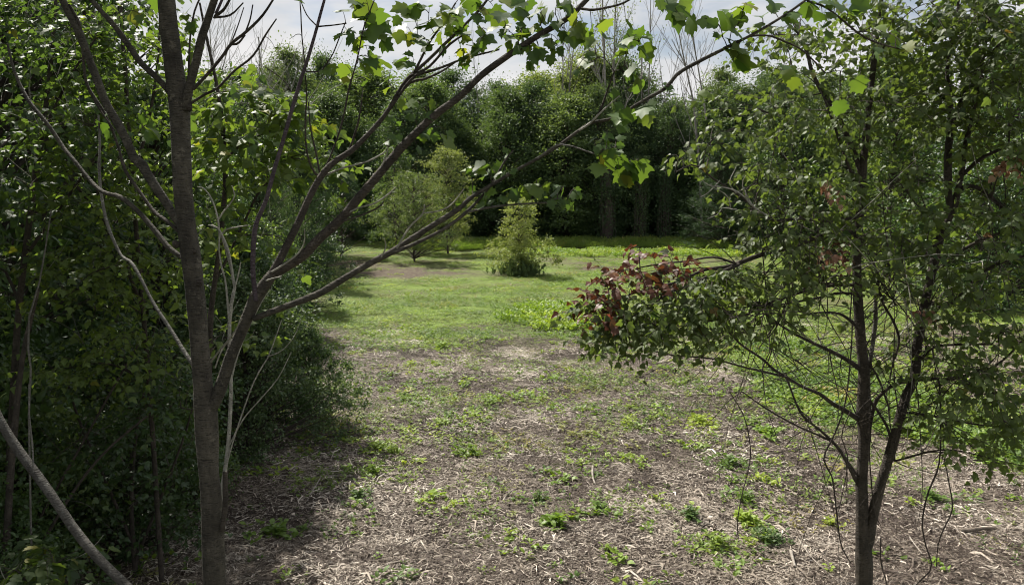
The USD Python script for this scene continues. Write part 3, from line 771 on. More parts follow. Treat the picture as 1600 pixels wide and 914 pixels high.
hedge(0, -7.6, 3.2, 12.0, 0.75, 'tall hedgerow tree beside the camera, left of the picture')
hedge(0, -6.0, -2.0, 12.0, 0.8, 'tall hedgerow tree behind the camera on the left')
hedge(0, -10.5, -0.5, 12.5, 0.9, 'tallest hedgerow tree behind the camera on the left')
hedge(3, -4.75, 9.5, 1.8, 0.95, 'dark leafy shrub in deep shade left of the front trunk foot')
hedge(3, -5.9, 8.9, 2.5, 0.95, 'taller dark shrub in deep shade behind the leaning trunk')
hedge(3, -5.3, 7.4, 1.9, 1.1, 'dark low shrub behind the leaning trunk in the bottom left corner')
hedge(0, -12.0, 17.5, 12.5, 1.0, 'tallest leafy tree at the left edge of the picture')
hedge(0, -10.4, 11.5, 12.0, 0.85, 'tall leafy tree at the far left behind the slender saplings')
hedge(0, -13.0, 22.0, 10.0, 1.0, 'tall leafy tree in the second row of the left hedgerow')
hedge(3, -5.6, 11.0, 2.6, 1.0, 'dark low shrub left of the nearest blue green shrub')
hedge(3, -7.0, 10.0, 3.2, 1.0, 'dark shrub in shade at the lower left behind the leaning trunk')
hedge(3, -4.6, 10.6, 1.5, 1.0, 'small dark shrub at the foot of the hedgerow behind the front trunk')
hedge(3, 18.0, 30.0, 5.2, 1.1, 'light green bushy tree behind the right stem of the twin stemmed tree', None, 'shrub')
hedge(3, 21.0, 33.0, 6.5, 1.0, 'light green bushy tree at the right edge of the picture', None, 'shrub')
hedge(0, 24.0, 38.0, 11.5, 1.1, 'tall tree at the right edge beyond the twin stemmed tree')
hedge(0, 22.0, 46.0, 12.0, 1.1, 'tall tree on the right side of the field, second from the camera')
hedge(0, 26.0, 53.0, 13.0, 1.2, 'tall tree in the far right corner of the field')
hedge(0, 20.0, 58.0, 11.0, 1.1, 'broad tree left of the tall trees on the right side')
hedge(1, 16.5, 61.0, 8.5, 1.4, 'dark feathery tree at the far right in front of the forest')
hedge(0, 30.0, 45.0, 14.0, 1.2, 'tallest tree on the right side of the field')

# ------------------------------------------------------------------ near trees, limb by limb
def px_limb(pts, y0, y1=None, sides=8, rough=0.0, dens=3, wig=0.0):
    """A limb through directions (u, v, width in px) of the photograph, at distance y0 .. y1 from the camera. Returns points, radii."""
    y1 = y0 if y1 is None else y1
    m = len(pts)
    rows = []
    for i, (u, v, w) in enumerate(pts):
        y = y0 + (y1 - y0) * i / (m - 1)
        rows.append((*at(u, v, y), span(w, y) / 2))
    s = spline(rows, max(4, (m - 1) * dens + 1))
    return s[:, :3], s[:, 3].clip(0.0012)


class Near:
    """A tree built limb by limb; knows its skeleton so that twigs and leaves can be joined to it."""

    def __init__(self, name, label, cat, base, group=None):
        self.base = np.asarray(base, float)
        self.prim = thing(name, label, cat, self.base, 0, (1, 1, 1), group)
        self.sk = []
        self.rad = []
        self.owner = []

    def limb(self, part, pts, y0, y1=None, mat='bark', sides=8, rough=0.0, dens=3, skeleton=True, label=None):
        k = {'limb': 0.82}.get(part, 1.0) * {'bark_pale': 0.8, 'bark_log': 0.74, 'vine': 0.7}.get(mat, 1.0)
        pts = [(u, v, w * k) for u, v, w in pts]
        p, r = px_limb(pts, y0, y1, sides, rough, dens)
        made = put(part, moved(tube(p, r, sides, rough=rough), self.base), M[mat], self.prim, smooth=True, label=label)
        if skeleton:
            self.owner += [made] * len(p)
            self.sk.append(p); self.rad.append(r)
        return p

    def skeleton(self):
        return np.vstack(self.sk)


def ground_start(pts, base_px_v):
    return pts


def project(P):
    d = P - EYE
    f = d @ FWD
    return 800 + FOC * d[:, 0] / f, 457 - FOC * (d @ UPV) / f


# ---- saplings whose leaves are hung on twigs
def attach_zone(nt, rng, zones, tmpl, leaf_len, per_twig=(6, 10), twig_len=(0.22, 0.5), droop=0.25, branch_mat='bark_dark', tilt=0.55, dens=150.0, face=0.0):
    """Fills soft volumes (u, v, ru, rv, Y, rY, factor) with leafy twigs joined by branchlets to the tree's skeleton. Returns the leaf arrays; branchlets become parts."""
    pos, dr, nm, sz, T = [], [], [], [], []
    branch_tubes = []
    for zi, z in enumerate(zones):
        u, v, ru, rv, Y, rY, fac = z
        c = at(u, v, Y); rx, rz = span(ru, Y), span(rv, Y)
        n = max(3, int(ru * rv / dens * fac))
        off = unit(rng, n) * (rng.random(n) ** 0.4)[:, None]
        tw = c + off * np.array([rx, rY, rz])
        S = nt.skeleton(); tree = cKDTree(S)
        # a few branchlets from the skeleton into the zone
        nb = max(2, min(7, n // 14))
        ends = tw[rng.choice(n, nb, replace=False)]
        low = S[:, 2] < c[2] + rz * 0.2
        cand = S[low] if low.sum() > 3 else S
        ct = cKDTree(cand)
        new = []
        for e in ends:
            k = ct.query(e + np.array([0, 0, -0.35 * rz]))[1]
            a = cand[k]; L = np.linalg.norm(e - a)
            m1 = a + (e - a) * 0.4 + np.array([0, 0, 0.10 * L]) + rng.normal(0, 0.05 * L, 3)
            m2 = a + (e - a) * 0.75 + np.array([0, 0, 0.08 * L]) + rng.normal(0, 0.04 * L, 3)
            q = spline([a, m1, m2, e], 9)
            branch_tubes.append(tube(q, np.linspace(min(0.011, 0.004 + 0.006 * L), 0.0022, 9), 5))
            new.append(q)
        nt.sk += new
        S2 = np.vstack(new + [S]); t2 = cKDTree(S2)
        dist, k = t2.query(tw)
        A = S2[k]
        far = dist > 0.9
        A = np.where(far[:, None], tw + (A - tw) * (0.9 / np.maximum(dist, 1e-6))[:, None], A)
        out = tw - c; out[:, 2] *= 0.3
        out = out / (np.linalg.norm(out, axis=1, keepdims=True) + 1e-9) + rng.normal(0, 0.55, (n, 3)); out[:, 2] = out[:, 2] * 0.5 - droop
        out /= np.linalg.norm(out, axis=1, keepdims=True)
        L = rng.uniform(*twig_len, n)
        e = tw + out * L[:, None]
        s = np.linspace(0, 1, 5)[None, :, None]
        ctrl = tw + np.array([0, 0, 0.06])
        P = (1 - s) ** 2 * A[:, None] + 2 * s * (1 - s) * ctrl[:, None] + s ** 2 * e[:, None]
        T.append(P)
        for i in range(n):
            m = rng.integers(*per_twig)
            f = np.linspace(0.35, 1.0, m) + rng.normal(0, 0.03, m); f = f.clip(0.2, 1)[:, None]
            b = (1 - f) ** 2 * A[i] + 2 * f * (1 - f) * ctrl[i] + f ** 2 * e[i]
            side = np.cross(out[i], [0, 0, 1.0]); side /= np.linalg.norm(side) + 1e-9
            sg = np.where(np.arange(m) % 2 == 0, 1.0, -1.0)[:, None]
            d = out[i] * 0.6 + side * sg * rng.uniform(0.5, 1.1, (m, 1)) + rng.normal(0, 0.25, (m, 3)); d[:, 2] -= droop * 1.2
            d /= np.linalg.norm(d, axis=1, keepdims=True)
            pos.append(b + d * leaf_len * 0.35); dr.append(d)
            nm.append(np.array([0, -face, 1.0]) + rng.normal(0, tilt, (m, 3))); sz.append(leaf_len * rng.uniform(0.65, 1.25, m))
    T = np.vstack(T)
    put('branchlets', moved(join(branch_tubes), nt.base), M[branch_mat], nt.prim, smooth=True, kind='stuff')
    put('twigs', moved(thin_tubes(T, np.repeat(np.linspace(0.0028, 0.0012, 5)[None], len(T), 0)), nt.base), M[branch_mat], nt.prim, kind='stuff')
    return np.vstack(pos), np.vstack(dr), np.vstack(nm), np.concatenate(sz)


def hang(nt, arr, tmpl, mat, rng, singles=300, word='leaf'):
    """The leaves that show largest become parts one by one, the rest one part."""
    pos, dr, nm, sz = arr
    u, v = project(pos)
    depth = (pos - EYE) @ FWD
    seen = (u > 0) & (u < 1600) & (v > 0) & (v < 914)
    key = np.where(seen, sz / depth, 0) * rng.uniform(0.7, 1.3, len(sz))
    top = np.argsort(-key)[:singles] if singles else np.array([], int)
    rest = np.setdiff1d(np.arange(len(sz)), top)
    for VF in leaves(tmpl, pos[top], dr[top], nm[top], sz[top], rng, each=True):
        put(word, moved(VF, nt.base), mat, nt.prim)
    put('foliage', moved(leaves(tmpl, pos[rest], dr[rest], nm[rest], sz[rest], rng), nt.base), mat, nt.prim, kind='stuff')


def bare_twigs(nt, rng, zones, n, mat='bark_pale'):
    """Fine bare twigs that curve through the foliage."""
    P, R_ = [], []
    for u, v, ru, rv, Y, rY, fac in zones:
        c = at(u, v, Y)
        for _ in range(int(n * fac * min(1.0, ru * rv / 4500.0))):
            p = c + unit(rng, 1)[0] * rng.random() * np.array([span(ru, Y), rY, span(rv, Y)])
            d = np.array([rng.normal(0, 0.7), rng.normal(0, 0.5), rng.normal(0.5, 0.6)]); d /= np.linalg.norm(d)
            L = rng.uniform(0.2, 0.8); cv = rng.normal(0, 0.3, 3)
            s_ = np.linspace(0, 1, 7)[:, None]
            P.append(p + d * L * s_ + cv * L * s_ ** 2); R_.append(np.linspace(0.0035, 0.0014, 7) * rng.uniform(0.7, 1.4))
    put('bare_twigs', moved(thin_tubes(np.array(P), np.array(R_), 4), nt.base), M[mat], nt.prim, smooth=True, kind='stuff')


def attach_top(nt, rng):
    """The rest of the crown, above the picture's top edge."""
    return attach_zone(nt, rng, [(200, -250, 150, 110, 4.7, 0.8, 0.8), (60, -150, 110, 80, 5.0, 0.8, 1.0), (220, -500, 120, 120, 4.5, 0.7, 0.8)], BIG_LEAF, 0.13, (5, 8), (0.2, 0.45), 0.25, 'bark_dark', 0.5, 420.0)


# ---- the front tree at the left: thick trunk, long limbs to the right
Y0 = 4.5
bx = at(352, 1570, Y0)
ft = Near('front_tree', 'thick dark trunk at the left with long limbs of large lobed leaves reaching right', 'tree', (bx[0], Y0, 0))
vb = 1700
trunk = [(352, vb, 50), (346, 1350, 42), (340, 1100, 39), (335, 914, 36), (331, 800, 34), (326, 735, 31), (324, 690, 34), (322, 650, 36), (317, 600, 30), (312, 540, 28.5), (307, 480, 28), (303, 440, 28.5), (298, 400, 29), (291, 350, 28), (286, 300, 28), (283, 230, 28), (281, 175, 30), (279, 155, 30), (275, 130, 28), (266, 60, 27), (260, 0, 25), (252, -120, 22), (244, -300, 17), (236, -520, 8)]
ft.limb('trunk', trunk, Y0, Y0, 'bark', 18, 0.10, 4)
ft.limb('limb', [(322, 655, 20), (338, 622, 25), (350, 590, 24), (361, 555, 23), (376, 520, 22), (388, 492, 23), (400, 465, 25), (414, 445, 24), (426, 428, 21)], 4.5, 4.44, 'bark', 12, 0.08)
R1b = [(424, 430, 20), (450, 415, 19), (475, 398, 19), (500, 372, 18), (530, 345, 17), (560, 310, 17), (590, 275, 16), (615, 245, 16), (640, 218, 15), (680, 180, 14), (720, 150, 12.5), (750, 120, 12), (790, 90, 12), (830, 63, 11), (860, 45, 11), (890, 27, 10), (915, 2, 9), (950, -35, 8), (1000, -80, 5)]
ft.limb('limb', R1b, 4.44, 4.2, 'bark_dark', 10, 0.06)
R1a = [(424, 430, 17), (445, 390, 15), (465, 350, 14), (485, 305, 13), (500, 278, 13), (520, 255, 12), (550, 235, 11), (580, 205, 9), (605, 175, 8), (625, 140, 7), (642, 118, 7), (665, 98, 6), (692, 72, 6), (720, 45, 5), (750, 15, 5), (775, -20, 4)]
ft.limb('limb', R1a, 4.44, 4.75, 'bark_dark', 9, 0.06)
R1c = [(396, 498, 11), (430, 485, 12), (465, 472, 13), (500, 458, 14), (530, 440, 13), (560, 422, 12), (590, 405, 12), (615, 392, 12), (640, 375, 11), (680, 350, 11), (715, 328, 10), (735, 310, 8), (770, 288, 7), (800, 270, 6), (840, 248, 6), (870, 230, 6), (905, 204, 6), (925, 192, 6), (960, 185, 6), (985, 170, 6), (1010, 155, 6.5), (1040, 138, 7), (1060, 115, 7), (1095, 95, 7), (1135, 75, 6), (1180, 52, 5), (1225, 25, 5), (1260, 0, 4.5), (1300, -30, 3)]
ft.limb('limb', R1c, 4.45, 3.95, 'bark', 9, 0.06)
V1 = [(400, 470, 9), (395, 420, 9.5), (397, 370, 9.5), (402, 345, 9), (415, 315, 8.5), (422, 290, 8.5), (430, 260, 8), (440, 228, 8), (455, 175, 7.5), (470, 125, 7), (480, 95, 6.5), (492, 55, 6), (500, 25, 5.5), (507, 0, 5), (515, -30, 4)]
ft.limb('limb', V1, 4.42, 4.3, 'bark_purple', 8, 0.04, label='slender purplish upright shoot')
ft.limb('limb', [(272, 152, 12), (262, 140, 12), (245, 122, 11), (220, 98, 11), (200, 70, 11), (180, 42, 10), (160, 20, 9), (140, -3, 9), (110, -40, 7)], 4.5, 4.6, 'bark', 9, 0.06)
ft.limb('limb', [(289, 172, 18), (294, 145, 16), (300, 120, 15.5), (307, 95, 15), (315, 60, 14.5), (325, 30, 13.5), (335, 0, 13), (348, -40, 11)], 4.48, 4.4, 'bark', 10, 0.06)
ft.limb('limb', [(281, 352, 14), (270, 335, 15), (262, 320, 16), (245, 295, 17), (230, 272, 18), (222, 258, 20), (210, 248, 17), (200, 225, 16), (185, 195, 16), (165, 160, 15), (150, 120, 15), (138, 90, 14), (125, 55, 14), (110, 25, 13), (95, -5, 13), (75, -50, 10)], 4.5, 4.9, 'bark', 10, 0.08)
ft.limb('limb', [(286, 404, 9), (262, 385, 10), (240, 358, 10), (215, 330, 9), (188, 308, 9), (165, 302, 8), (150, 292, 8), (135, 275, 7), (115, 250, 7), (100, 232, 7), (75, 195, 7), (50, 165, 7), (35, 140, 6), (22, 110, 5), (12, 70, 4)], 4.5, 5.2, 'bark', 8, 0.06)
ft.limb('limb', [(303, 572, 8), (285, 545, 8), (270, 520, 7), (250, 490, 7), (235, 465, 6), (220, 435, 6), (205, 410, 6), (190, 400, 5.5), (175, 370, 6), (165, 340, 6), (158, 300, 5), (155, 260, 5), (156, 225, 4), (154, 180, 3)], 4.5, 5.3, 'bark_grey', 8, 0.05)
BR = [
    ([(280, 362, 6), (260, 345, 6), (240, 330, 6), (215, 295, 5), (195, 265, 5), (185, 230, 4), (165, 180, 4), (140, 140, 4), (133, 120, 3)], 4.5, 5.0, 'bark_dark'),
    ([(108, 8, 4), (125, 40, 4), (130, 90, 4), (135, 130, 4), (155, 170, 3), (180, 205, 2)], 4.86, 4.7, 'bark_dark'),
    ([(640, 120, 5), (670, 105, 4), (700, 72, 4), (722, 56, 3)], 4.64, 4.55, 'bark_dark'),
    ([(608, 172, 5), (645, 122, 4), (672, 112, 4), (700, 102, 3.5), (725, 92, 3), (780, 78, 2.5)], 4.62, 4.5, 'bark_dark'),
    ([(645, 118, 4), (658, 92, 4), (672, 65, 3.5), (690, 40, 3), (712, 5, 2.5)], 4.64, 4.6, 'bark_dark'),
    ([(500, 276, 4), (490, 268, 3.5), (480, 240, 3), (477, 200, 3), (479, 150, 2.5), (477, 118, 2)], 4.57, 4.4, 'bark_dark'),
    ([(500, 274, 3), (494, 240, 3), (485, 200, 2.5), (482, 160, 2)], 4.57, 4.5, 'bark_dark'),
    ([(505, 270, 3), (520, 235, 3), (535, 190, 3), (545, 140, 3), (555, 105, 2.5), (562, 75, 2.5), (568, 45, 2.5), (585, 0, 2)], 4.57, 4.5, 'bark_dark'),
    ([(545, 238, 4), (556, 205, 3.5), (562, 180, 3), (566, 150, 2)], 4.6, 4.5, 'bark_dark'),
    ([(508, 274, 4), (535, 263, 3.5), (570, 254, 3), (595, 242, 3), (603, 235, 2)], 4.57, 4.4, 'bark_pale'),
    ([(560, 315, 4), (578, 285, 3.5), (595, 262, 3.5), (603, 245, 3), (606, 232, 2.5)], 4.38, 4.3, 'bark_pale'),
    ([(540, 335, 4), (560, 325, 3), (585, 318, 3), (605, 305, 3), (618, 293, 2)], 4.38, 4.2, 'bark_pale'),
    ([(528, 348, 3), (560, 338, 3), (590, 325, 2.5), (600, 315, 2)], 4.38, 4.25, 'bark'),
    ([(612, 396, 6), (650, 380, 6), (690, 360, 5), (725, 335, 5), (750, 310, 4), (770, 285, 4), (790, 250, 3), (802, 235, 2)], 4.23, 4.3, 'bark'),
    ([(724, 333, 4), (760, 325, 4), (800, 320, 3), (850, 317, 3), (862, 317, 2)], 4.27, 4.1, 'bark_grey'),
    ([(620, 388, 4), (640, 355, 3.5), (660, 335, 3), (663, 320, 2)], 4.23, 4.1, 'bark_pale'),
    ([(661, 333, 3), (685, 330, 3), (705, 320, 2.5), (725, 295, 2)], 4.13, 4.0, 'bark_pale'),
    ([(596, 402, 3), (603, 385, 2.5), (600, 372, 2)], 4.24, 4.2, 'bark_pale'),
    ([(924, 192, 4), (936, 178, 4), (948, 145, 3), (960, 112, 2)], 4.11, 4.05, 'bark_dark'),
    ([(905, 204, 4), (918, 196, 4), (930, 185, 4), (945, 170, 3), (968, 150, 2)], 4.12, 4.0, 'bark_pale'),
    ([(840, 248, 3), (868, 228, 3), (890, 228, 2.5), (915, 236, 2.5), (935, 243, 2)], 4.16, 4.0, 'bark_grey'),
    ([(908, 14, 4), (925, 16, 4), (945, 13, 3.5), (970, 7, 3), (995, -6, 2.5)], 4.2, 4.1, 'bark_dark'),
    ([(1170, 57, 3.5), (1200, 56, 3), (1225, 65, 3), (1255, 80, 2.5), (1290, 115, 2)], 4.02, 4.1, 'bark_dark'),
    ([(1262, 2, 3.5), (1290, 12, 3), (1320, 35, 3), (1345, 55, 3), (1372, 68, 2.5), (1410, 78, 2)], 3.96, 4.2, 'bark_dark'),
    ([(600, 178, 4), (640, 130, 4), (660, 125, 4), (690, 112, 3), (715, 95, 2.5)], 4.62, 4.7, 'bark_dark'),
    ([(337, 22, 5), (345, 5, 4.5), (355, -20, 4)], 4.42, 4.4, 'bark_purple'), ([(336, 26, 5), (350, 15, 4.5), (362, -6, 4)], 4.42, 4.35, 'bark_dark'), ([(334, 28, 3.5), (360, 24, 3), (380, 5, 2)], 4.42, 4.3, 'bark_dark'),
    ([(302, 140, 5), (330, 110, 5), (350, 85, 5), (362, 68, 5), (385, 50, 4.5), (410, 25, 4), (430, -5, 3)], 4.46, 4.3, 'bark_dark'),
    ([(361, 68, 2.5), (372, 40, 2), (381, 12, 1.5)], 4.4, 4.4, 'bark_dark'), ([(384, 50, 3), (391, 30, 2.5), (395, 8, 2)], 4.37, 4.3, 'bark_dark'), ([(360, 70, 3.5), (372, 68, 3.5), (383, 55, 3)], 4.4, 4.4, 'bark_dark'),
    ([(298, 162, 4), (320, 148, 4), (340, 138, 4), (365, 112, 3.5), (395, 88, 3.5), (415, 55, 3), (432, 30, 2)], 4.47, 4.3, 'bark_dark'),
    ([(292, 150, 3.5), (295, 110, 3.5), (297, 60, 3), (304, 18, 3), (314, -5, 2.5)], 4.48, 4.55, 'bark_dark'),
    ([(478, 112, 2), (472, 60, 2), (470, 20, 2), (468, -5, 1.5)], 4.33, 4.5, 'bark_dark'), ([(496, 42, 2.5), (480, 25, 2), (469, 0, 1.5)], 4.31, 4.4, 'bark_dark'), ([(497, 42, 2.5), (520, 40, 2), (541, 37, 2)], 4.31, 4.2, 'bark_dark'),
    ([(478, 112, 2.5), (500, 112, 2), (510, 100, 2), (520, 85, 2), (530, 60, 2), (540, 35, 1.5)], 4.33, 4.2, 'bark_dark'),
    ([(412, 440, 4), (424, 436, 3.5), (440, 432, 3)], 4.44, 4.3, 'bark_pale'),
    ([(425, 425, 4), (445, 412, 3.5), (465, 397, 3), (475, 380, 2.5), (476, 358, 2)], 4.4, 4.2, 'bark_pale'),
    ([(330, 565, 4), (345, 545, 3.5), (362, 525, 3), (378, 498, 2)], 4.4, 4.0, 'bark_pale'),
]
for pts, a, b, mt in BR:
    ft.limb('branch', pts, a, b, mt, 6, 0.0)
import trimesh
for u, v, w, hgt in [(275, 382, 9, 11), (304, 393, 6, 8), (311, 442, 8, 9), (296, 168, 7, 10), (309, 652, 9, 12), (276, 300, 5, 7), (322, 700, 7, 8), (301, 520, 5, 6)]:
    c = at(u, v, Y0 - 0.035)
    kn = trimesh.creation.icosphere(2, 1.0)
    kv = kn.vertices * (1 + 0.35 * (2 * meshkit.fbm(kn.vertices * 1.3 + u) - 1))[:, None] * np.array([span(w, Y0), span(w, Y0) * 0.8, span(hgt, Y0)]) * 0.62
    put('knot', moved((kv + c, kn.faces), ft.base), M['bark_dark'], ft.prim, smooth=True)
# broken stub on the trunk
ft.limb('stub', [(347, 830, 8), (352, 790, 9), (352, 760, 9), (352, 737, 8)], 4.46, 4.46, 'bark_dark', 7, 0.05, skeleton=False, label='split grey stub on the side of the trunk')

LEAVES_PX = """535,15,24 555,2,26 570,18,34 558,27,22 540,52,28 528,58,18 549,50,16 560,66,22 560,76,12 583,52,30 600,45,26 618,50,34 624,58,20 596,58,14 620,34,16 507,91,22 518,108,18 536,112,24 625,15,28 640,22,26 652,18,24 640,62,18 650,57,16 665,35,28 668,10,16 680,40,30 690,25,20 700,30,26 712,15,30 700,48,20 688,60,22 660,68,24 668,75,20 715,35,24 730,45,22 720,50,20 745,30,20 740,8,26 755,18,18 780,30,26 765,25,24 795,5,28 793,40,14 728,62,18 752,52,20 752,70,24 741,80,20 765,62,22 720,82,16 730,92,24 795,60,18 810,55,24 815,62,20 805,72,16 575,100,32 585,105,30 600,100,26 625,95,24 605,125,26 568,120,20 580,88,16 640,100,18
825,12,26 835,20,30 845,25,24 858,28,20 870,6,16 882,8,20 890,15,20 815,45,18 818,55,20 835,45,18 795,72,18 840,78,22 845,85,20 835,90,22 860,70,20 862,75,14 878,58,18 876,80,12 905,50,28 912,58,34 922,68,22 925,50,20 910,95,20 918,103,16 902,98,12 945,42,26 948,58,20 985,45,26 990,60,26 1008,60,28 1008,80,30 975,72,30 970,85,22 980,62,24 895,30,22 985,110,22 992,125,24 995,135,24 960,148,16 958,165,20 1015,170,24 1005,172,28 985,180,20 968,185,30 975,195,28 1045,135,16 1040,142,10
1045,8,28 1060,15,26 1058,30,36 1072,10,24 1100,35,22 1135,35,34 1145,45,38 1155,20,26 1150,30,30 1175,8,26 1120,55,14 1150,65,28 1155,80,34 1165,100,32 1140,85,26 1182,40,22 1098,147,18 1225,105,20 1230,115,24 1262,18,26 1280,25,26 1290,5,22 1290,40,20 1345,10,28 1375,45,22 1400,70,30 1420,75,20 1342,135,26 1372,85,18 1310,170,24 1330,20,22 1310,12,24 1210,10,26 1235,30,24 1190,25,22
728,265,18 748,260,20 757,275,24 742,272,14 777,262,18 770,266,14 777,277,12 793,241,14 742,300,18 767,300,18 755,310,18 718,322,14 765,317,14 730,305,16 792,297,18 790,310,18 805,305,18 815,300,18 830,292,22 838,300,22 853,295,18 845,305,16 868,300,20 868,315,20 880,302,20 885,320,16 862,320,16 900,305,18 905,305,14 820,303,16
925,218,14 935,220,18 947,225,16 952,212,16 945,215,12 950,232,16 955,240,16 965,240,16 950,252,32 962,258,28 975,250,22 955,240,14 985,262,26 1000,268,34 985,275,30 980,285,22 995,258,20 970,255,18
630,165,16 645,163,18 655,155,16 610,185,14 615,188,14 640,185,16 607,222,18 612,215,14 648,205,16 665,212,18 700,222,28 680,215,14 675,165,16 232,200,22 240,208,26 225,195,16 248,195,14 168,185,14 160,198,20 200,25,18 212,28,20 219,30,18 468,2,14 290,20,20 300,45,20 285,70,16 300,92,16 455,60,8 720,70,20 705,62,18 735,72,16 690,80,16 770,45,18 785,52,16 810,30,20 845,50,16 870,40,18 885,60,16 860,95,16 830,105,14"""
LP = np.array([[float(q) for q in w.split(',')] for w in LEAVES_PX.split()])
rl = np.random.default_rng(21)
more = LP[rl.random(len(LP)) < 0.75]
LP = np.vstack([LP, np.column_stack([more[:, 0] + rl.normal(0, 11, len(more)), more[:, 1] + rl.normal(3, 9, len(more)), more[:, 2] * rl.uniform(0.65, 1.0, len(more))])])
sk = ft.skeleton()


su, sv = project(sk)
order = np.argsort([np.min(np.hypot(su - u, sv - v)) for u, v, _ in LP])
pu, pv, pp, own = list(su), list(sv), [q for q in sk], list(ft.owner)
lown = []
petioles, lpos, ldir, lnor, lsz = [], [], [], [], []
for i in order:
    u, v, w = LP[i]
    dd = np.hypot(np.array(pu) - u, (np.array(pv) - v) * 0.9)
    k = int(np.argmin(dd)); anchor = pp[k]
    y = anchor[1] + rl.normal(0, 0.05)
    c = at(u, v, y)
    L = span(w, y) * 1.1
    out = c - anchor; out[2] *= 0.4
    d = out / (np.linalg.norm(out) + 1e-6) * 0.8 + np.array([rl.normal(0, 0.4), rl.normal(-0.1, 0.4), rl.normal(-0.35, 0.35)])
    d /= np.linalg.norm(d)
    base = c - d * L * 0.45
    nrm = np.array([rl.normal(-0.1, 0.4), -0.7 + rl.normal(0, 0.4), 0.65 + rl.normal(0, 0.35)])
    lpos.append(base); ldir.append(d); lnor.append(nrm); lsz.append(L)
    midp = (anchor + base) / 2 + np.array([0, 0, 0.15 * np.linalg.norm(base - anchor)])
    petioles.append(np.array([anchor, (anchor + midp) / 2 + [0, 0, .004], midp, (midp + base) / 2 + [0, 0, .004], base]))
    q = (anchor + base) / 2
    qu, qv = project(midp[None])
    pu.append(qu[0]); pv.append(qv[0]); pp.append(midp); own.append(own[k]); lown.append(own[k])
put('leaf_stalks', moved(thin_tubes(np.array(petioles), np.repeat(np.linspace(0.0026, 0.0012, 5)[None], len(petioles), 0), 4), ft.base), M['bark_dark'], ft.prim, kind='stuff')
rank = np.argsort(-np.array(lsz), kind='stable')
for i in rank[:300]:                                # each leaf is a piece of the limb or branch that carries it
    one = leaves(BIG_LEAF, lpos[i][None], ldir[i][None], lnor[i][None], np.array([lsz[i]]), rl)
    put('leaf', moved(one, ft.base), M['big_leaf'], lown[i], smooth=True)
rest = rank[300:]
if len(rest):
    put('small_leaves', moved(leaves(BIG_LEAF, np.array(lpos)[rest], np.array(ldir)[rest], np.array(lnor)[rest], np.array(lsz)[rest], rl), ft.base), M['big_leaf'], ft.prim, smooth=True, kind='stuff')
rc = np.random.default_rng(23)
arr = attach_top(ft, rc)
hang(ft, arr, BIG_LEAF, M['big_leaf'], rc, 0)

# ---- the leaning grey trunk at the lower left
q = at(0, 660, 4.6)
lt_base = at(640, 1640, 4.5); lt_base[2] = 0
lt = Near('leaning_trunk', 'bare grey trunk leaning across the lower left corner', 'tree trunk', (lt_base[0], 4.3, 0))
lt.limb('trunk', [(560, 1680, 24), (430, 1330, 22), (300, 1080, 21), (215, 935, 20), (185, 903, 20), (150, 868, 20), (115, 825, 20), (85, 780, 20), (60, 745, 20), (30, 705, 20), (0, 658, 19), (-20, 610, 18), (-60, 500, 16), (-120, 350, 13), (-200, 180, 8)], 4.3, 5.2, 'bark_log', 14, 0.08, 4)
lt.limb('branch', [(52, 738, 3), (51, 700, 3), (46, 650, 2.5), (45, 600, 2)], 4.7, 4.9, 'bark_grey', 5)

def sapling(name, label, stems, zones, mat, seed, leaf_len, tmpl=MAPLE, bark='bark_dark', singles=0, cat='sapling', **kw):
    rng = np.random.default_rng(seed)
    p0, y0 = stems[0][0][0], stems[0][1]
    b = at(p0[0], p0[1], y0)
    nt = Near(name, label, cat, (b[0], b[1], 0))
    for i, (pts, a, b2) in enumerate(stems):
        nt.limb('trunk' if i == 0 else 'branch', pts, a, b2, bark, 7 if i == 0 else 6, 0.05)
    arr = attach_zone(nt, rng, zones, tmpl, leaf_len, branch_mat=bark, **kw)
    bare_twigs(nt, rng, zones, 9, 'bark_pale' if seed % 2 else 'bark_grey')
    hang(nt, arr, tmpl, M[mat], rng, singles)
    return nt


sapling('young_tree', 'slender grey brown sapling with glossy broad leaves just right of the thick front trunk',
        [([(330, 1180, 14), (328, 900, 12), (326, 700, 10), (328, 520, 9), (334, 450, 8.5), (341, 405, 8), (347, 345, 8), (352, 290, 7.5), (351, 235, 7), (344, 165, 6), (336, 120, 5), (322, 55, 4), (312, 5, 3)], 7.0, 7.0),
         ([(336, 440, 5), (352, 410, 5), (368, 375, 4), (385, 340, 4), (405, 300, 4), (440, 265, 3)], 7.0, 7.3), ([(351, 250, 4), (380, 225, 4), (420, 205, 3), (470, 190, 2)], 7.0, 7.4)],
        [(400, 210, 85, 36, 7.2, 0.5, 1.0), (480, 185, 45, 30, 7.4, 0.4, 0.8), (360, 160, 55, 34, 7.1, 0.4, 0.9), (440, 150, 45, 28, 7.3, 0.4, 0.8), (440, 262, 70, 32, 7.3, 0.5, 0.9), (365, 265, 60, 40, 7.1, 0.5, 0.8), (415, 378, 62, 26, 7.0, 0.4, 0.9), (335, 345, 40, 50, 7.0, 0.4, 0.6), (345, 520, 34, 60, 7.2, 0.4, 0.5), (400, 120, 55, 25, 7.4, 0.4, 0.6), (505, 250, 40, 26, 7.3, 0.4, 0.6)],
        'sapling_leaf', 31, 0.098, BIG_LEAF[:1] + MAPLE, 'bark_dark', 300, dens=105, tilt=0.5)
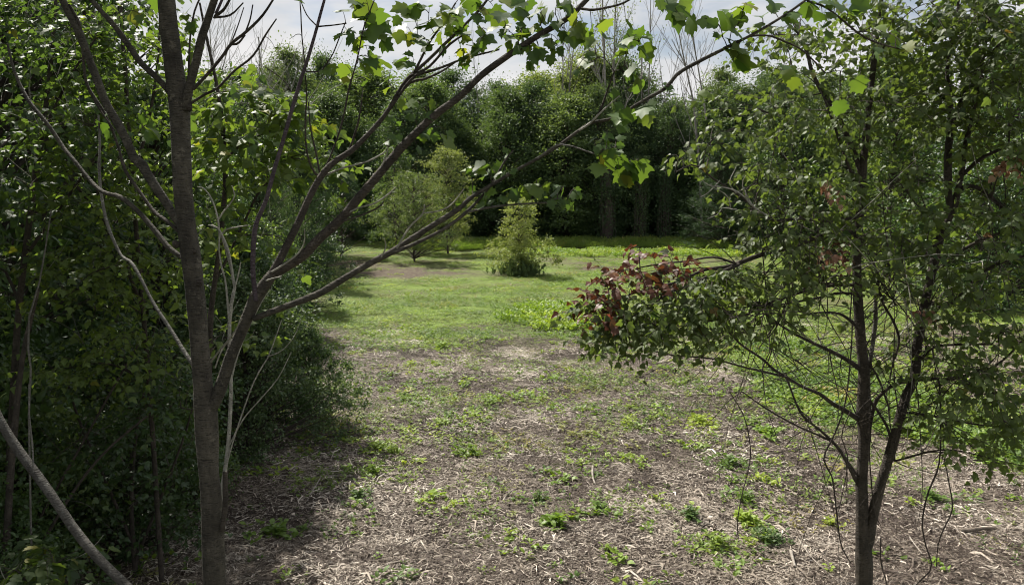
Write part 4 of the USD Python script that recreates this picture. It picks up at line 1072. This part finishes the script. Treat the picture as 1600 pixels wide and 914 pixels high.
sapling('young_tree', 'tall leafy sapling behind the thick left limb of the front tree',
        [([(262, 1050, 9), (250, 860, 8.5), (240, 700, 8), (225, 500, 7.5), (208, 300, 7), (196, 120, 7), (188, 0, 5), (185, -80, 3)], 8.6, 8.6), ([(222, 480, 7), (190, 400, 6), (150, 330, 5), (110, 280, 4)], 8.6, 8.2), ([(206, 280, 6), (230, 200, 5), (245, 110, 4), (250, 40, 3)], 8.6, 8.8)],
        [(205, 40, 60, 60, 8.6, 0.8, 1.0), (225, 150, 60, 70, 8.7, 0.8, 1.0), (165, 290, 80, 80, 8.3, 0.8, 1.1), (225, 410, 70, 70, 8.5, 0.8, 1.0), (130, 420, 80, 70, 8.2, 0.8, 1.0), (225, 540, 70, 60, 8.5, 0.7, 1.0), (150, 560, 80, 60, 8.3, 0.7, 0.8), (245, 300, 40, 60, 8.6, 0.6, 0.8)],
        'sapling_leaf', 32, 0.074, MAPLE, 'bark_dark', 150, dens=84, tilt=0.5)
sapling('young_tree', 'leafy sapling filling the upper left corner of the picture',
        [([(0, 1000, 15), (12, 800, 14), (20, 640, 12), (30, 480, 10), (52, 300, 9), (74, 150, 7), (86, 20, 5), (92, -90, 3)], 8.0, 8.0), ([(40, 400, 6), (90, 330, 5), (140, 260, 4), (170, 215, 3)], 8.0, 7.6), ([(66, 210, 5), (110, 120, 4), (150, 60, 3)], 8.0, 7.8), ([(30, 470, 5), (-10, 380, 4), (-30, 300, 3)], 8.0, 8.0)],
        [(50, 40, 70, 60, 8.0, 0.8, 1.1), (120, 90, 70, 60, 7.8, 0.7, 1.0), (40, 150, 60, 60, 8.0, 0.7, 1.0), (120, 190, 80, 60, 7.6, 0.7, 1.1), (50, 290, 70, 70, 8.0, 0.8, 0.9), (20, 430, 50, 70, 8.0, 0.6, 0.6), (160, 30, 50, 45, 7.9, 0.6, 0.8)],
        'sapling_leaf', 33, 0.074, MAPLE, 'bark_dark', 150, dens=84, tilt=0.5)
sapling('understory_shrub', 'dim green undergrowth between the leaning trunk and the thick front trunk',
        [([(215, 1010, 10), (212, 900, 9), (205, 780, 7), (215, 660, 5), (235, 580, 3)], 8.8, 8.8), ([(210, 880, 6), (250, 780, 5), (285, 690, 4), (300, 640, 3)], 8.8, 8.6), ([(208, 850, 6), (160, 740, 5), (125, 660, 4), (105, 600, 3)], 8.8, 8.4)],
        [(235, 640, 75, 55, 8.7, 0.7, 1.1), (160, 690, 70, 60, 8.5, 0.7, 0.9), (265, 720, 55, 50, 8.8, 0.6, 1.0), (200, 790, 70, 50, 8.8, 0.6, 0.9), (105, 620, 60, 50, 8.3, 0.6, 0.7), (285, 820, 45, 40, 9.0, 0.5, 0.8), (270, 600, 45, 50, 8.6, 0.5, 1.0)],
        'shrub_leaf', 34, 0.066, MAPLE, 'bark_dark', 100, cat='shrub', dens=85, tilt=0.5)
sapling('understory_shrub', 'few pale leaved twigs at the bottom left corner in front of the leaning trunk',
        [([(130, 1300, 6), (110, 1080, 5), (95, 950, 4), (88, 880, 3)], 6.2, 6.2), ([(105, 1020, 3), (60, 930, 2.5), (25, 890, 2)], 6.2, 6.0)],
        [(85, 878, 34, 18, 6.2, 0.25, 1.6), (22, 896, 30, 16, 6.0, 0.25, 1.6)], 'sapling_leaf', 35, 0.10, BIG_LEAF[:1] + MAPLE, 'bark_dark', 60, cat='shrub', dens=70, tilt=0.45)

# thin dark stems in the gloom at the lower left
st = [([(5, 1010, 13), (8, 900, 12), (14, 780, 11), (22, 680, 10), (35, 560, 8), (60, 450, 6)], 7.0, 7.4, 'dark upright stem at the left edge above the bottom corner', 'bark_dark'),
      ([(20, 960, 6), (60, 860, 6), (120, 760, 5), (170, 700, 4), (230, 650, 3)], 7.4, 7.8, 'thin dark stem leaning right behind the leaning trunk', 'bark_dark'),
      ([(-10, 930, 5), (50, 830, 5), (130, 690, 4), (180, 600, 4), (215, 540, 3)], 7.8, 8.2, 'thinner dark stem crossing behind the leaning trunk', 'bark_dark'),
      ([(45, 640, 3), (50, 570, 3), (40, 520, 3), (62, 440, 2.5), (80, 330, 2)], 7.0, 7.2, 'pale thin twig rising from the shade at the left', 'bark_grey')]
for pts, a, b, lab, mt in st:
    q = at(*pts[0][:2], a)
    nt = Near('thin_stem', lab, 'stem', (q[0], q[1], 0))
    if q[2] > 0.1:
        pts = [(pts[0][0] + 10, 457 + FOC * (EYE[2] - 0.02) / a * 1.0 - 130, pts[0][2])] + pts
    nt.limb('stem', pts, a, b, mt, 6, 0.04)

# ---- the pale dead sapling right of the thick trunk
q = at(342, 800, 6.2)
ds = Near('dead_sapling', 'whitish bare dead sapling with curved twigs between the front trunk and its long limb', 'dead tree', (at(335, 1200, 6.2)[0], 6.2, 0))
ds.limb('trunk', [(332, 1300, 14), (338, 950, 12), (343, 800, 10.5), (350, 745, 9), (356, 700, 8), (360, 640, 7.5), (361, 580, 7), (358, 520, 7), (362, 470, 7.5), (367, 445, 6), (360, 415, 5), (352, 385, 4.5), (345, 365, 4)], 6.2, 6.2, 'bark_pale', 9, 0.08)
for pts in ([(366, 450, 5), (362, 420, 5), (356, 390, 5), (346, 366, 4.5), (338, 355, 4), (325, 352, 3)], [(359, 520, 4), (356, 480, 4.5), (352, 440, 4), (345, 412, 4), (342, 385, 3), (344, 362, 3)],
            [(343, 372, 4), (340, 340, 3.5), (330, 310, 3), (318, 295, 2.5), (308, 292, 2)], [(364, 460, 3.5), (372, 430, 3), (376, 410, 2.5)], [(344, 372, 3.5), (352, 360, 3), (370, 355, 3), (390, 352, 2)],
            [(340, 345, 3), (350, 330, 3), (366, 308, 2.5), (362, 290, 2)], [(360, 600, 3), (370, 560, 3), (385, 520, 2.5), (410, 470, 2), (425, 450, 1.5)], [(352, 735, 3.5), (364, 690, 3), (395, 600, 3), (420, 555, 2.5), (440, 500, 2)], [(418, 557, 2.5), (440, 548, 2), (460, 525, 1.5), (470, 500, 1.2)],
            [(356, 700, 3), (380, 655, 2.5), (410, 620, 2.5), (435, 590, 2), (455, 550, 1.5)], [(336, 575, 3), (345, 550, 3), (358, 530, 3)], [(345, 795, 3), (352, 770, 2.5)]):
    ds.limb('branch', pts, 6.2, 6.15, 'bark_pale', 5)

# ---- the twin-stemmed tree on the right
YM = 6.5
mb = at(1348, 1250, YM)
mt_ = Near('twin_stem_tree', 'twin stemmed tree on the right with small lobed leaves, some turning red', 'tree', (mb[0], YM, 0))
mt_.limb('trunk', [(1340, 1290, 36), (1344, 1100, 31), (1349, 960, 28), (1350, 905, 26), (1350, 875, 28), (1349, 852, 24), (1347, 820, 20), (1347, 790, 19.5), (1346, 750, 18.5), (1350, 700, 18), (1350, 670, 19), (1348, 650, 20), (1348, 620, 17), (1350, 580, 17), (1346, 540, 16), (1343, 500, 15), (1340, 460, 15), (1339, 420, 13.5), (1340, 380, 13), (1344, 330, 12.5), (1347, 290, 12), (1350, 245, 11), (1354, 205, 10), (1358, 165, 9.5), (1364, 110, 8.5), (1372, 40, 7), (1380, -20, 5)], 6.5, 6.5, 'bark_dark', 13, 0.10, 4)
mt_.limb('trunk', [(1350, 868, 18), (1357, 840, 19), (1362, 815, 17), (1372, 770, 16.5), (1382, 735, 16), (1393, 700, 16.5), (1404, 660, 15.5), (1415, 620, 15), (1429, 590, 15), (1433, 540, 14.5), (1441, 500, 14), (1448, 460, 13.5), (1455, 430, 13), (1466, 381, 13), (1480, 345, 12), (1490, 325, 12), (1496, 300, 10)], 6.5, 6.35, 'bark_dark', 12, 0.10, 4)
MB = [
    ([(1488, 332, 10), (1483, 310, 11), (1481, 280, 12), (1482, 230, 11), (1487, 190, 9), (1484, 150, 7), (1480, 110, 6), (1488, 60, 5), (1497, 10, 4), (1500, -30, 3)], 6.36, 6.4), ([(1494, 305, 9), (1503, 270, 8), (1508, 230, 8), (1515, 200, 7), (1523, 160, 7), (1530, 120, 6), (1537, 85, 5), (1548, 20, 4)], 6.35, 6.2),
    ([(1486, 210, 6), (1500, 165, 6), (1508, 145, 6), (1516, 110, 6), (1527, 65, 5), (1536, 30, 5), (1541, -10, 4)], 6.38, 6.6), ([(1497, 297, 8), (1520, 291, 7), (1545, 305, 6), (1565, 325, 6), (1580, 345, 5), (1598, 380, 4)], 6.35, 6.0), ([(1497, 280, 6), (1530, 250, 6), (1560, 235, 5), (1605, 218, 4)], 6.35, 6.1),
    ([(1346, 275, 8), (1337, 245, 8), (1320, 205, 8), (1302, 168, 7), (1282, 140, 6), (1268, 110, 6), (1262, 85, 5), (1250, 60, 4), (1240, 35, 3)], 6.5, 6.7), ([(1344, 310, 5), (1330, 270, 5), (1318, 240, 4), (1305, 200, 4), (1290, 160, 3)], 6.5, 6.3),
    ([(1342, 575, 9), (1320, 560, 7), (1290, 545, 6), (1262, 532, 5), (1230, 515, 4), (1195, 490, 3)], 6.5, 6.2), ([(1342, 655, 9), (1318, 640, 8), (1300, 630, 6.5), (1280, 615, 6), (1255, 605, 5), (1230, 590, 5), (1210, 578, 4.5), (1190, 560, 4), (1160, 540, 3.5), (1145, 525, 3), (1130, 510, 2)], 6.5, 6.1),
    ([(1228, 589, 4), (1190, 580, 3.5), (1160, 573, 3), (1110, 560, 2.5), (1050, 555, 2.5), (1010, 545, 2), (985, 538, 1.5)], 6.28, 5.9), ([(1338, 752, 6), (1325, 725, 6), (1310, 700, 5), (1285, 675, 4), (1255, 650, 4), (1240, 620, 3), (1228, 585, 3)], 6.5, 6.3), ([(1337, 740, 5), (1318, 712, 4), (1300, 690, 4), (1245, 665, 3), (1200, 640, 2.5), (1160, 612, 2)], 6.5, 6.3),
    ([(1338, 365, 8), (1310, 362, 7), (1275, 372, 7), (1240, 385, 7), (1200, 395, 7.5), (1170, 405, 8), (1150, 413, 7), (1130, 418, 6), (1100, 422, 5), (1060, 440, 4), (1020, 450, 3), (985, 460, 3), (950, 478, 2)], 6.5, 5.9), ([(1155, 413, 6), (1130, 424, 6), (1110, 430, 5), (1080, 445, 4), (1050, 455, 3.5), (1010, 482, 2.5), (970, 505, 2)], 6.1, 5.8),
    ([(1340, 445, 6), (1300, 446, 5.5), (1270, 452, 5), (1240, 460, 4.5), (1200, 474, 4), (1170, 490, 3), (1120, 500, 2.5), (1060, 510, 2)], 6.5, 6.0), ([(1150, 412, 4), (1115, 402, 3.5), (1075, 408, 3), (1035, 412, 2.5), (1000, 418, 2)], 6.1, 5.9), ([(1340, 460, 5), (1310, 458, 4), (1275, 466, 4), (1225, 475, 3), (1185, 478, 2)], 6.5, 6.3), ([(1338, 510, 5), (1325, 498, 5), (1310, 490, 4), (1285, 488, 3.5), (1262, 490, 3), (1230, 480, 2.5)], 6.5, 6.2),
    ([(1340, 340, 6), (1290, 345, 5), (1250, 342, 4.5), (1210, 345, 4), (1185, 330, 4), (1150, 302, 3.5), (1115, 280, 3), (1085, 258, 2.5), (1055, 270, 2)], 6.5, 6.0), 
    ([(1432, 592, 6), (1418, 595, 6), (1395, 602, 6), (1378, 615, 6), (1368, 628, 6.5), (1360, 660, 6), (1357, 700, 5)], 6.38, 6.6), ([(1430, 594, 5), (1460, 592, 4.5), (1490, 592, 4), (1520, 582, 4), (1548, 575, 4), (1570, 560, 3.5), (1600, 530, 3)], 6.38, 6.0), ([(1440, 560, 5), (1455, 545, 4), (1470, 540, 4), (1500, 538, 3.5), (1550, 538, 3)], 6.38, 6.0),
    ([(1404, 645, 4), (1425, 645, 4), (1470, 652, 3.5), (1520, 662, 3), (1580, 668, 2.5)], 6.4, 6.1), ([(1456, 425, 6), (1480, 410, 6), (1505, 390, 5.5), (1540, 372, 5), (1575, 360, 4.5), (1605, 345, 4)], 6.38, 5.9), ([(1460, 400, 8), (1475, 470, 0.1)], 6.38, 6.3),
    ([(1449, 470, 7), (1475, 480, 6), (1500, 462, 5.5), (1530, 430, 5), (1560, 412, 5), (1600, 400, 4.5)], 6.38, 6.0), ([(1348, 612, 4), (1370, 640, 4), (1388, 672, 4.5), (1398, 720, 4)], 6.5, 6.45), ([(1352, 560, 3.5), (1372, 590, 3.5), (1390, 640, 3)], 6.5, 6.4), ([(1398, 560, 4), (1405, 530, 4), (1395, 500, 4), (1378, 470, 3.5), (1370, 430, 3)], 6.5, 6.5),
]
for pts, a, b in MB:
    if len(pts) < 3:
        continue
    mt_.limb('branch', pts, a, b, 'bark_dark', 7, 0.04)
mt_.limb('branch', [(1358, 690, 6), (1358, 630, 6), (1357, 580, 6.5), (1362, 550, 6.5), (1368, 500, 7), (1368, 470, 6), (1372, 440, 5), (1365, 410, 4)], 6.6, 6.6, 'bark_grey', 7, 0.05, label='pale grey stem behind the left stem')
dead = [[(1200, 338, 4), (1180, 325, 3.5), (1160, 305, 3), (1140, 295, 2.5), (1108, 290, 2)], [(1190, 333, 3), (1150, 328, 2.5), (1128, 325, 2), (1122, 335, 1.5), (1105, 342, 1.5)], [(1175, 320, 2.5), (1160, 290, 2), (1165, 275, 1.5)], [(1150, 302, 2.5), (1140, 285, 2), (1150, 262, 1.5)], [(1142, 325, 2), (1135, 305, 1.8), (1105, 288, 1.5), (1090, 275, 1.2)],
        [(1186, 330, 2.5), (1168, 315, 2), (1165, 298, 1.5)], [(1125, 282, 2), (1108, 300, 1.8), (1095, 308, 1.5)]]
for pts in dead:
    mt_.limb('branch', pts, 6.05, 5.95, 'bark_pale', 5, skeleton=False, label='pale bare dead twig')
rng = np.random.default_rng(51)
arr = attach_zone(mt_, rng, [
    # u, v, ru, rv, Y, rY, factor
    (1240, 60, 70, 55, 6.7, 0.6, 1.0), (1330, 70, 70, 60, 6.6, 0.7, 1.1), (1420, 50, 70, 55, 6.5, 0.8, 1.1), (1510, 50, 70, 60, 6.3, 0.8, 2.2), (1580, 90, 60, 70, 6.1, 0.7, 2.4),
    (1180, 150, 70, 50, 6.6, 0.5, 0.9), (1250, 190, 70, 60, 6.6, 0.6, 1.0), (1330, 190, 60, 60, 6.5, 0.6, 1.0), (1410, 170, 60, 60, 6.4, 0.7, 1.0), (1500, 150, 60, 60, 6.2, 0.7, 2.0), (1570, 210, 60, 60, 6.0, 0.7, 2.2),
    (1130, 210, 55, 40, 6.3, 0.4, 0.7), (1210, 290, 60, 50, 6.3, 0.5, 0.9), (1290, 300, 60, 50, 6.4, 0.5, 1.0), (1375, 290, 55, 55, 6.4, 0.5, 0.9), (1420, 350, 55, 55, 6.3, 0.5, 1.1), (1350, 380, 60, 45, 6.3, 0.5, 1.1),
    (1250, 370, 65, 45, 6.2, 0.5, 1.3), (1210, 350, 45, 40, 6.1, 0.4, 1.2), (1180, 330, 30, 30, 6.1, 0.3, 0.5), (1300, 430, 60, 30, 6.2, 0.4, 0.8), (1220, 430, 60, 30, 6.1, 0.4, 1.6), (1140, 450, 70, 32, 6.0, 0.4, 2.0), (1100, 480, 60, 34, 5.9, 0.4, 2.2), (1180, 480, 60, 25, 6.0, 0.35, 1.2), (1040, 500, 60, 36, 5.85, 0.35, 2.6), (1080, 445, 55, 30, 5.95, 0.35, 1.8), (980, 515, 50, 30, 5.85, 0.3, 2.8), (965, 480, 45, 32, 5.88, 0.3, 2.6), (1120, 515, 60, 28, 5.95, 0.35, 1.4),
    (1440, 440, 60, 40, 6.3, 0.5, 0.9), (1530, 480, 60, 50, 6.0, 0.5, 1.1), (1580, 430, 50, 50, 5.9, 0.5, 1.2), (1570, 560, 50, 60, 5.9, 0.5, 1.5), (1520, 600, 60, 50, 6.0, 0.5, 1.3), (1470, 650, 50, 40, 6.1, 0.4, 1.1), (1560, 670, 50, 50, 5.9, 0.5, 1.5), (1590, 730, 35, 30, 5.9, 0.4, 1.2), (1440, 560, 40, 40, 6.3, 0.4, 0.6), (1530, 340, 60, 50, 6.1, 0.5, 0.9), (1600, 320, 40, 60, 5.9, 0.5, 1.1), (1470, 520, 40, 40, 6.2, 0.4, 0.7), (1400, 470, 40, 30, 6.4, 0.4, 0.5),
    (1062, 240, 16, 14, 6.0, 0.2, 2.0), (1170, 265, 40, 25, 6.1, 0.3, 0.8), (1450, -10, 80, 40, 6.5, 0.8, 1.6), (1560, 0, 70, 45, 6.2, 0.8, 2.0), (1340, -5, 60, 30, 6.6, 0.6, 1.0), (1530, 100, 60, 45, 6.3, 0.7, 1.2)], MAPLE, 0.058, (5, 10), (0.16, 0.40), 0.4, 'bark_dark', 0.65, 112.0, 0.25)
hang(mt_, arr, MAPLE, M['maple_leaf'], rng, 230)
def fine_twigs(nt, rng, n, u0, u1, v0, v1, mat):
    """Fine leafless twigs that spring from the limbs inside this part of the crown and arch away from them."""
    S = nt.skeleton(); u, v = project(S)
    S = S[(u > u0) & (u < u1) & (v > v0) & (v < v1)]
    a = S[rng.integers(0, len(S), n)]
    d = np.column_stack([rng.normal(-0.25, 0.7, n), rng.normal(0, 0.6, n), rng.normal(0.1, 0.6, n)]); d /= np.linalg.norm(d, axis=1, keepdims=True)
    L = rng.gamma(3.0, 0.20, n).clip(0.15, 1.3)
    cv = rng.normal(0, 0.28, (n, 3)); cv[:, 2] -= 0.12
    s_ = np.linspace(0, 1, 8)[None, :, None]
    P = a[:, None] + d[:, None] * L[:, None, None] * s_ + cv[:, None] * L[:, None, None] * s_ ** 2 + 0.02 * np.sin(9 * s_ + rng.uniform(0, 6, (n, 1, 3))) * L[:, None, None] * s_
    put('fine_twigs', moved(thin_tubes(P, np.linspace(0.0046, 0.0015, 8)[None] * rng.uniform(0.7, 1.3, n)[:, None], 4), nt.base), M[mat], nt.prim, smooth=True, kind='stuff')
    nt.sk += list(P[::3])


fine_twigs(mt_, np.random.default_rng(61), 300, 1130, 1480, 400, 720, 'bark_dark')
fine_twigs(mt_, np.random.default_rng(62), 160, 1180, 1600, 250, 620, 'bark_dark')
fine_twigs(mt_, np.random.default_rng(63), 40, 1250, 1560, 230, 560, 'bark_pale')
rng = np.random.default_rng(52)
arr = attach_zone(mt_, rng, [(955, 462, 38, 24, 5.85, 0.25, 1.1), (992, 430, 44, 18, 5.9, 0.25, 1.3), (928, 495, 18, 28, 5.8, 0.2, 1.2), (1012, 396, 20, 6, 5.95, 0.15, 1.8), (1062, 410, 30, 8, 5.95, 0.2, 1.4), (1295, 385, 18, 16, 6.2, 0.2, 0.5), (1040, 440, 36, 16, 5.9, 0.25, 0.5)], MAPLE, 0.06, (5, 9), (0.10, 0.24), 0.15, 'bark_dark', 0.6, 62.0, 0.3)
hang(mt_, arr, MAPLE, M['red_leaf'], rng, 70, 'red_leaf')
rng = np.random.default_rng(53)
arr = attach_zone(mt_, rng, [(1582, 245, 8, 14, 5.9, 0.1, 4.0), (1578, 265, 8, 10, 5.9, 0.1, 4.0), (1445, 492, 8, 10, 6.2, 0.1, 3.0), (1303, 295, 8, 10, 6.2, 0.1, 3.0), (1290, 400, 10, 12, 6.1, 0.1, 3.0)], MAPLE, 0.062, (3, 6), (0.06, 0.14), 0.8, 'bark_dark', 0.7, 60.0, 0.3)
hang(mt_, arr, MAPLE, M['dry_leaf'], rng, 60, 'dry_leaf')

# ---- vines hanging from the twin-stemmed tree
VINES = [([(1222, 465, 3), (1215, 500, 3), (1205, 550, 3), (1197, 572, 2.5)], 6.1, 6.1, 'short dark vine hanging left of the left stem from the lower bough'),
         ([(1332, 500, 3), (1330, 545, 3.5), (1325, 600, 3.5), (1318, 640, 3.5), (1303, 680, 4), (1287, 716, 4), (1300, 745, 4), (1306, 790, 4), (1314, 850, 3), (1330, 880, 2.5)], 6.3, 6.3, 'kinked dark vine hanging just left of the left stem'),
         ([(1467, 590, 3), (1470, 650, 3.5), (1467, 725, 4), (1450, 770, 4), (1441, 815, 4), (1446, 850, 3.5), (1456, 885, 3.5), (1440, 905, 3), (1420, 925, 3)], 6.1, 6.1, 'long dark vine hanging right of the right stem and reaching the straw'),
         ([(1475, 715, 2.5), (1482, 750, 3), (1488, 795, 3), (1475, 825, 3), (1466, 850, 2.5), (1463, 885, 2)], 6.1, 6.1, 'thin dark vine right of the long hanging vine'),
         ([(1140, 612, 2), (1160, 645, 2.5), (1170, 680, 2.5), (1172, 720, 2.5), (1160, 770, 2.5), (1152, 815, 2.5), (1154, 840, 2)], 6.1, 6.1, 'thin dark vine hanging alone over the straw left of the twin stems'),
         ([(1330, 640, 2.5), (1315, 680, 2.5), (1325, 720, 2.5), (1312, 790, 2), (1305, 820, 2)], 6.2, 6.2, 'fine looping vine beside the kinked one'),
         ([(1360, 620, 3), (1358, 700, 3), (1362, 760, 3.5), (1366, 800, 3), (1376, 820, 2)], 6.4, 6.4, 'dark vine hanging between the two stems'),
         ([(1376, 840, 3), (1377, 880, 3), (1390, 925, 2.5)], 6.2, 6.2, 'short dark vine below the fork of the two stems')]
for pts, a, b, lab in VINES:
    q = at(*pts[0][:2], a)
    nt = Near('vine', lab, 'vine', q)
    nt.limb('stem', pts, a, b, 'vine', 5, 0.0)

# ------------------------------------------------------------------ single weeds and sticks on the straw
CL = [(765, 634, 36, 16, 'spreading bright green weed clump left of the field centre in the straw', 'weed_leaf'), (1095, 667, 42, 15, 'tall lush green weed clump left of the twin stems', 'fresh_leaf'), (690, 668, 16, 10, 'upright broad leaved weed left of the spreading clump', 'fresh_leaf'), (737, 712, 16, 8, 'small weed tuft below the upright broad leaved weed', 'weed_leaf'),
      (583, 745, 26, 12, 'weed tuft at the edge of the hedgerow shadow', 'weed_leaf'), (590, 706, 26, 9, 'low weeds beside the pale bare patch at the hedgerow', 'weed_leaf'), (613, 712, 8, 6, 'bright small seedling right of the low weeds by the hedgerow', 'fresh_leaf'), (840, 785, 20, 9, 'weed clump in the open straw, left of centre bottom', 'weed_leaf'), (935, 800, 18, 8, 'weed clump in the open straw, near the bottom centre', 'weed_leaf'), (866, 825, 20, 10, 'weed clump in the straw at the bottom centre', 'weed_leaf'),
      (1118, 862, 36, 14, 'broad weed clump in front at the bottom left of the hanging vine', 'weed_leaf'), (1200, 852, 36, 13, 'spreading yellowish weed clump at the foot of the lone hanging vine', 'weed_leaf'), (1168, 822, 14, 9, 'bright fern like weed right of the lone hanging vine', 'fresh_leaf'), (1140, 735, 26, 10, 'weed clump behind the lone hanging vine', 'weed_leaf'), (1200, 685, 24, 10, 'bright green weed clump right of the tall lush one', 'fresh_leaf'),
      (985, 668, 22, 10, 'bluish weed clump left of the tall lush one', 'weed_leaf'), (1078, 815, 12, 8, 'small yellowish weed in the straw above the broad front clump', 'weed_leaf'), (692, 546, 20, 8, 'dark green broad leaved weed in the left middle of the field', 'weed_leaf'), (1295, 825, 14, 9, 'small weed left of the fork of the twin stems', 'weed_leaf'), (1455, 785, 22, 10, 'weed tuft right of the right stem beside the long vine', 'weed_leaf'), (1165, 790, 16, 8, 'weed tuft in the straw just below the clump behind the lone vine', 'weed_leaf'), (1540, 722, 26, 10, 'bright weeds under the hanging leaves at the right edge', 'fresh_leaf'), (560, 785, 24, 10, 'dim weeds in the hedgerow shadow', 'weed_leaf'), (430, 840, 20, 9, 'dim seedlings in the deep shade right of the front trunk', 'weed_leaf')]
for i, (u, v, ru, rv, lab, mt) in enumerate(CL):
    rr = np.random.default_rng(900 + i)
    c = ground_at(u, v); ex = abs(ground_at(u + ru, v)[0] - c[0]); ey = abs(ground_at(u, v - rv)[1] - c[1])
    z = float(height(c[:1], c[1:2])[0])
    t = thing('weed_clump', lab, 'weed', (c[0], c[1], z))
    m = int(10 + 70 * ex * 2)
    a, q = rr.uniform(0, 6.28, m), np.abs(rr.normal(0, 0.75, m))
    q = q * (0.75 + 0.35 * np.sin(a * 2 + rr.uniform(0, 6)) + 0.25 * np.sin(a * 3 + rr.uniform(0, 6)))
    b = np.column_stack([1.25 * ex * q * np.cos(a), 1.25 * ey * q * np.sin(a), np.zeros(m)])
    big = rr.uniform(0.55, 1.1); slim = rr.random() < 0.3
    hh = rr.uniform(0.03, 0.17, m) * (1.15 - 0.4 * np.minimum(np.abs(q), 1.5))
    P = b[:, None] + np.linspace(0, 1, 3)[None, :, None] * np.column_stack([rr.normal(0, 0.03, m), rr.normal(0, 0.03, m), hh])[:, None]
    put('stems', thin_tubes(P, np.repeat(np.linspace(0.003, 0.002, 3)[None], m, 0)), M['stalk'], t, kind='stuff')
    k = np.repeat(np.arange(m), 5)
    a2 = rr.uniform(0, 6.28, len(k)); f = rr.uniform(0.35, 1, len(k))
    pos = P[k, 0] + (P[k, 2] - P[k, 0]) * f[:, None]
    d = np.column_stack([np.cos(a2), np.sin(a2), rr.normal(0.35, 0.3, len(k))])
    put('leaves', leaves(NEEDLE + OVAL[:1] if slim else OVAL, pos + d * 0.01, d, np.column_stack([rr.normal(0, 0.3, len(k)), rr.normal(0, 0.3, len(k)), np.ones(len(k))]), 0.1 * big * rr.uniform(0.5, 1.3, len(k)), rr), M[mt if i % 3 else 'fresh_leaf'], t, kind='stuff')

STICKS = [(926, 732, 930, 760, 0.020, 'white split stalk lying upright in the straw near the field centre', 'stick'), (1500, 838, 1556, 832, 0.030, 'thick brown stick lying near the right bottom corner', 'stick_brown'), (1248, 850, 1322, 925, 0.010, 'long thin pale stalk lying left of the twin stems', 'stick'), (484, 782, 505, 745, 0.013, 'pale bent stalk in the shade of the hedgerow', 'stick'), (500, 752, 560, 750, 0.012, 'long pale stalk lying level at the hedgerow foot', 'stick'),
          (785, 790, 800, 770, 0.016, 'thick pale stalk slanting in the straw left of centre', 'stick'), (1235, 868, 1242, 892, 0.022, 'broad pale splinter standing in the straw left of the long thin stalk', 'stick'), (545, 722, 553, 738, 0.014, 'short white stalk at the edge of the hedgerow shade', 'stick'), (620, 862, 655, 845, 0.010, 'thin curved pale stalk at the bottom left of the straw', 'stick'), (1003, 880, 1050, 900, 0.012, 'pale stick at the bottom edge below the broad weed clump', 'stick'), (1420, 845, 1440, 875, 0.010, 'slim pale stalk between the right stem and the long vine', 'stick'), (870, 690, 930, 700, 0.012, 'brown stick lying level behind the white split stalk', 'stick_brown')]
for i, (u0, v0, u1, v1, rad, lab, mt) in enumerate(STICKS):
    rr = np.random.default_rng(950 + i)
    a, b = ground_at(u0, v0), ground_at(u1, v1)
    t = thing('stick', lab, 'stick', (a[0], a[1], 0.0))
    L = np.linalg.norm(b - a)
    mid_ = (a + b) / 2 + rr.normal(0, 0.05 * L, 3)
    za, zm, zb = [float(height(np.array([q[0]]), np.array([q[1]]))[0]) + rad + 0.02 for q in (a, mid_, b)]
    q = spline([(0, 0, za), (mid_[0] - a[0], mid_[1] - a[1], zm + 0.02), (b[0] - a[0], b[1] - a[1], zb)], 8)
    put('stalk', tube(q, np.linspace(rad, rad * 0.6, 8), 6), M[mt], t, smooth=True)
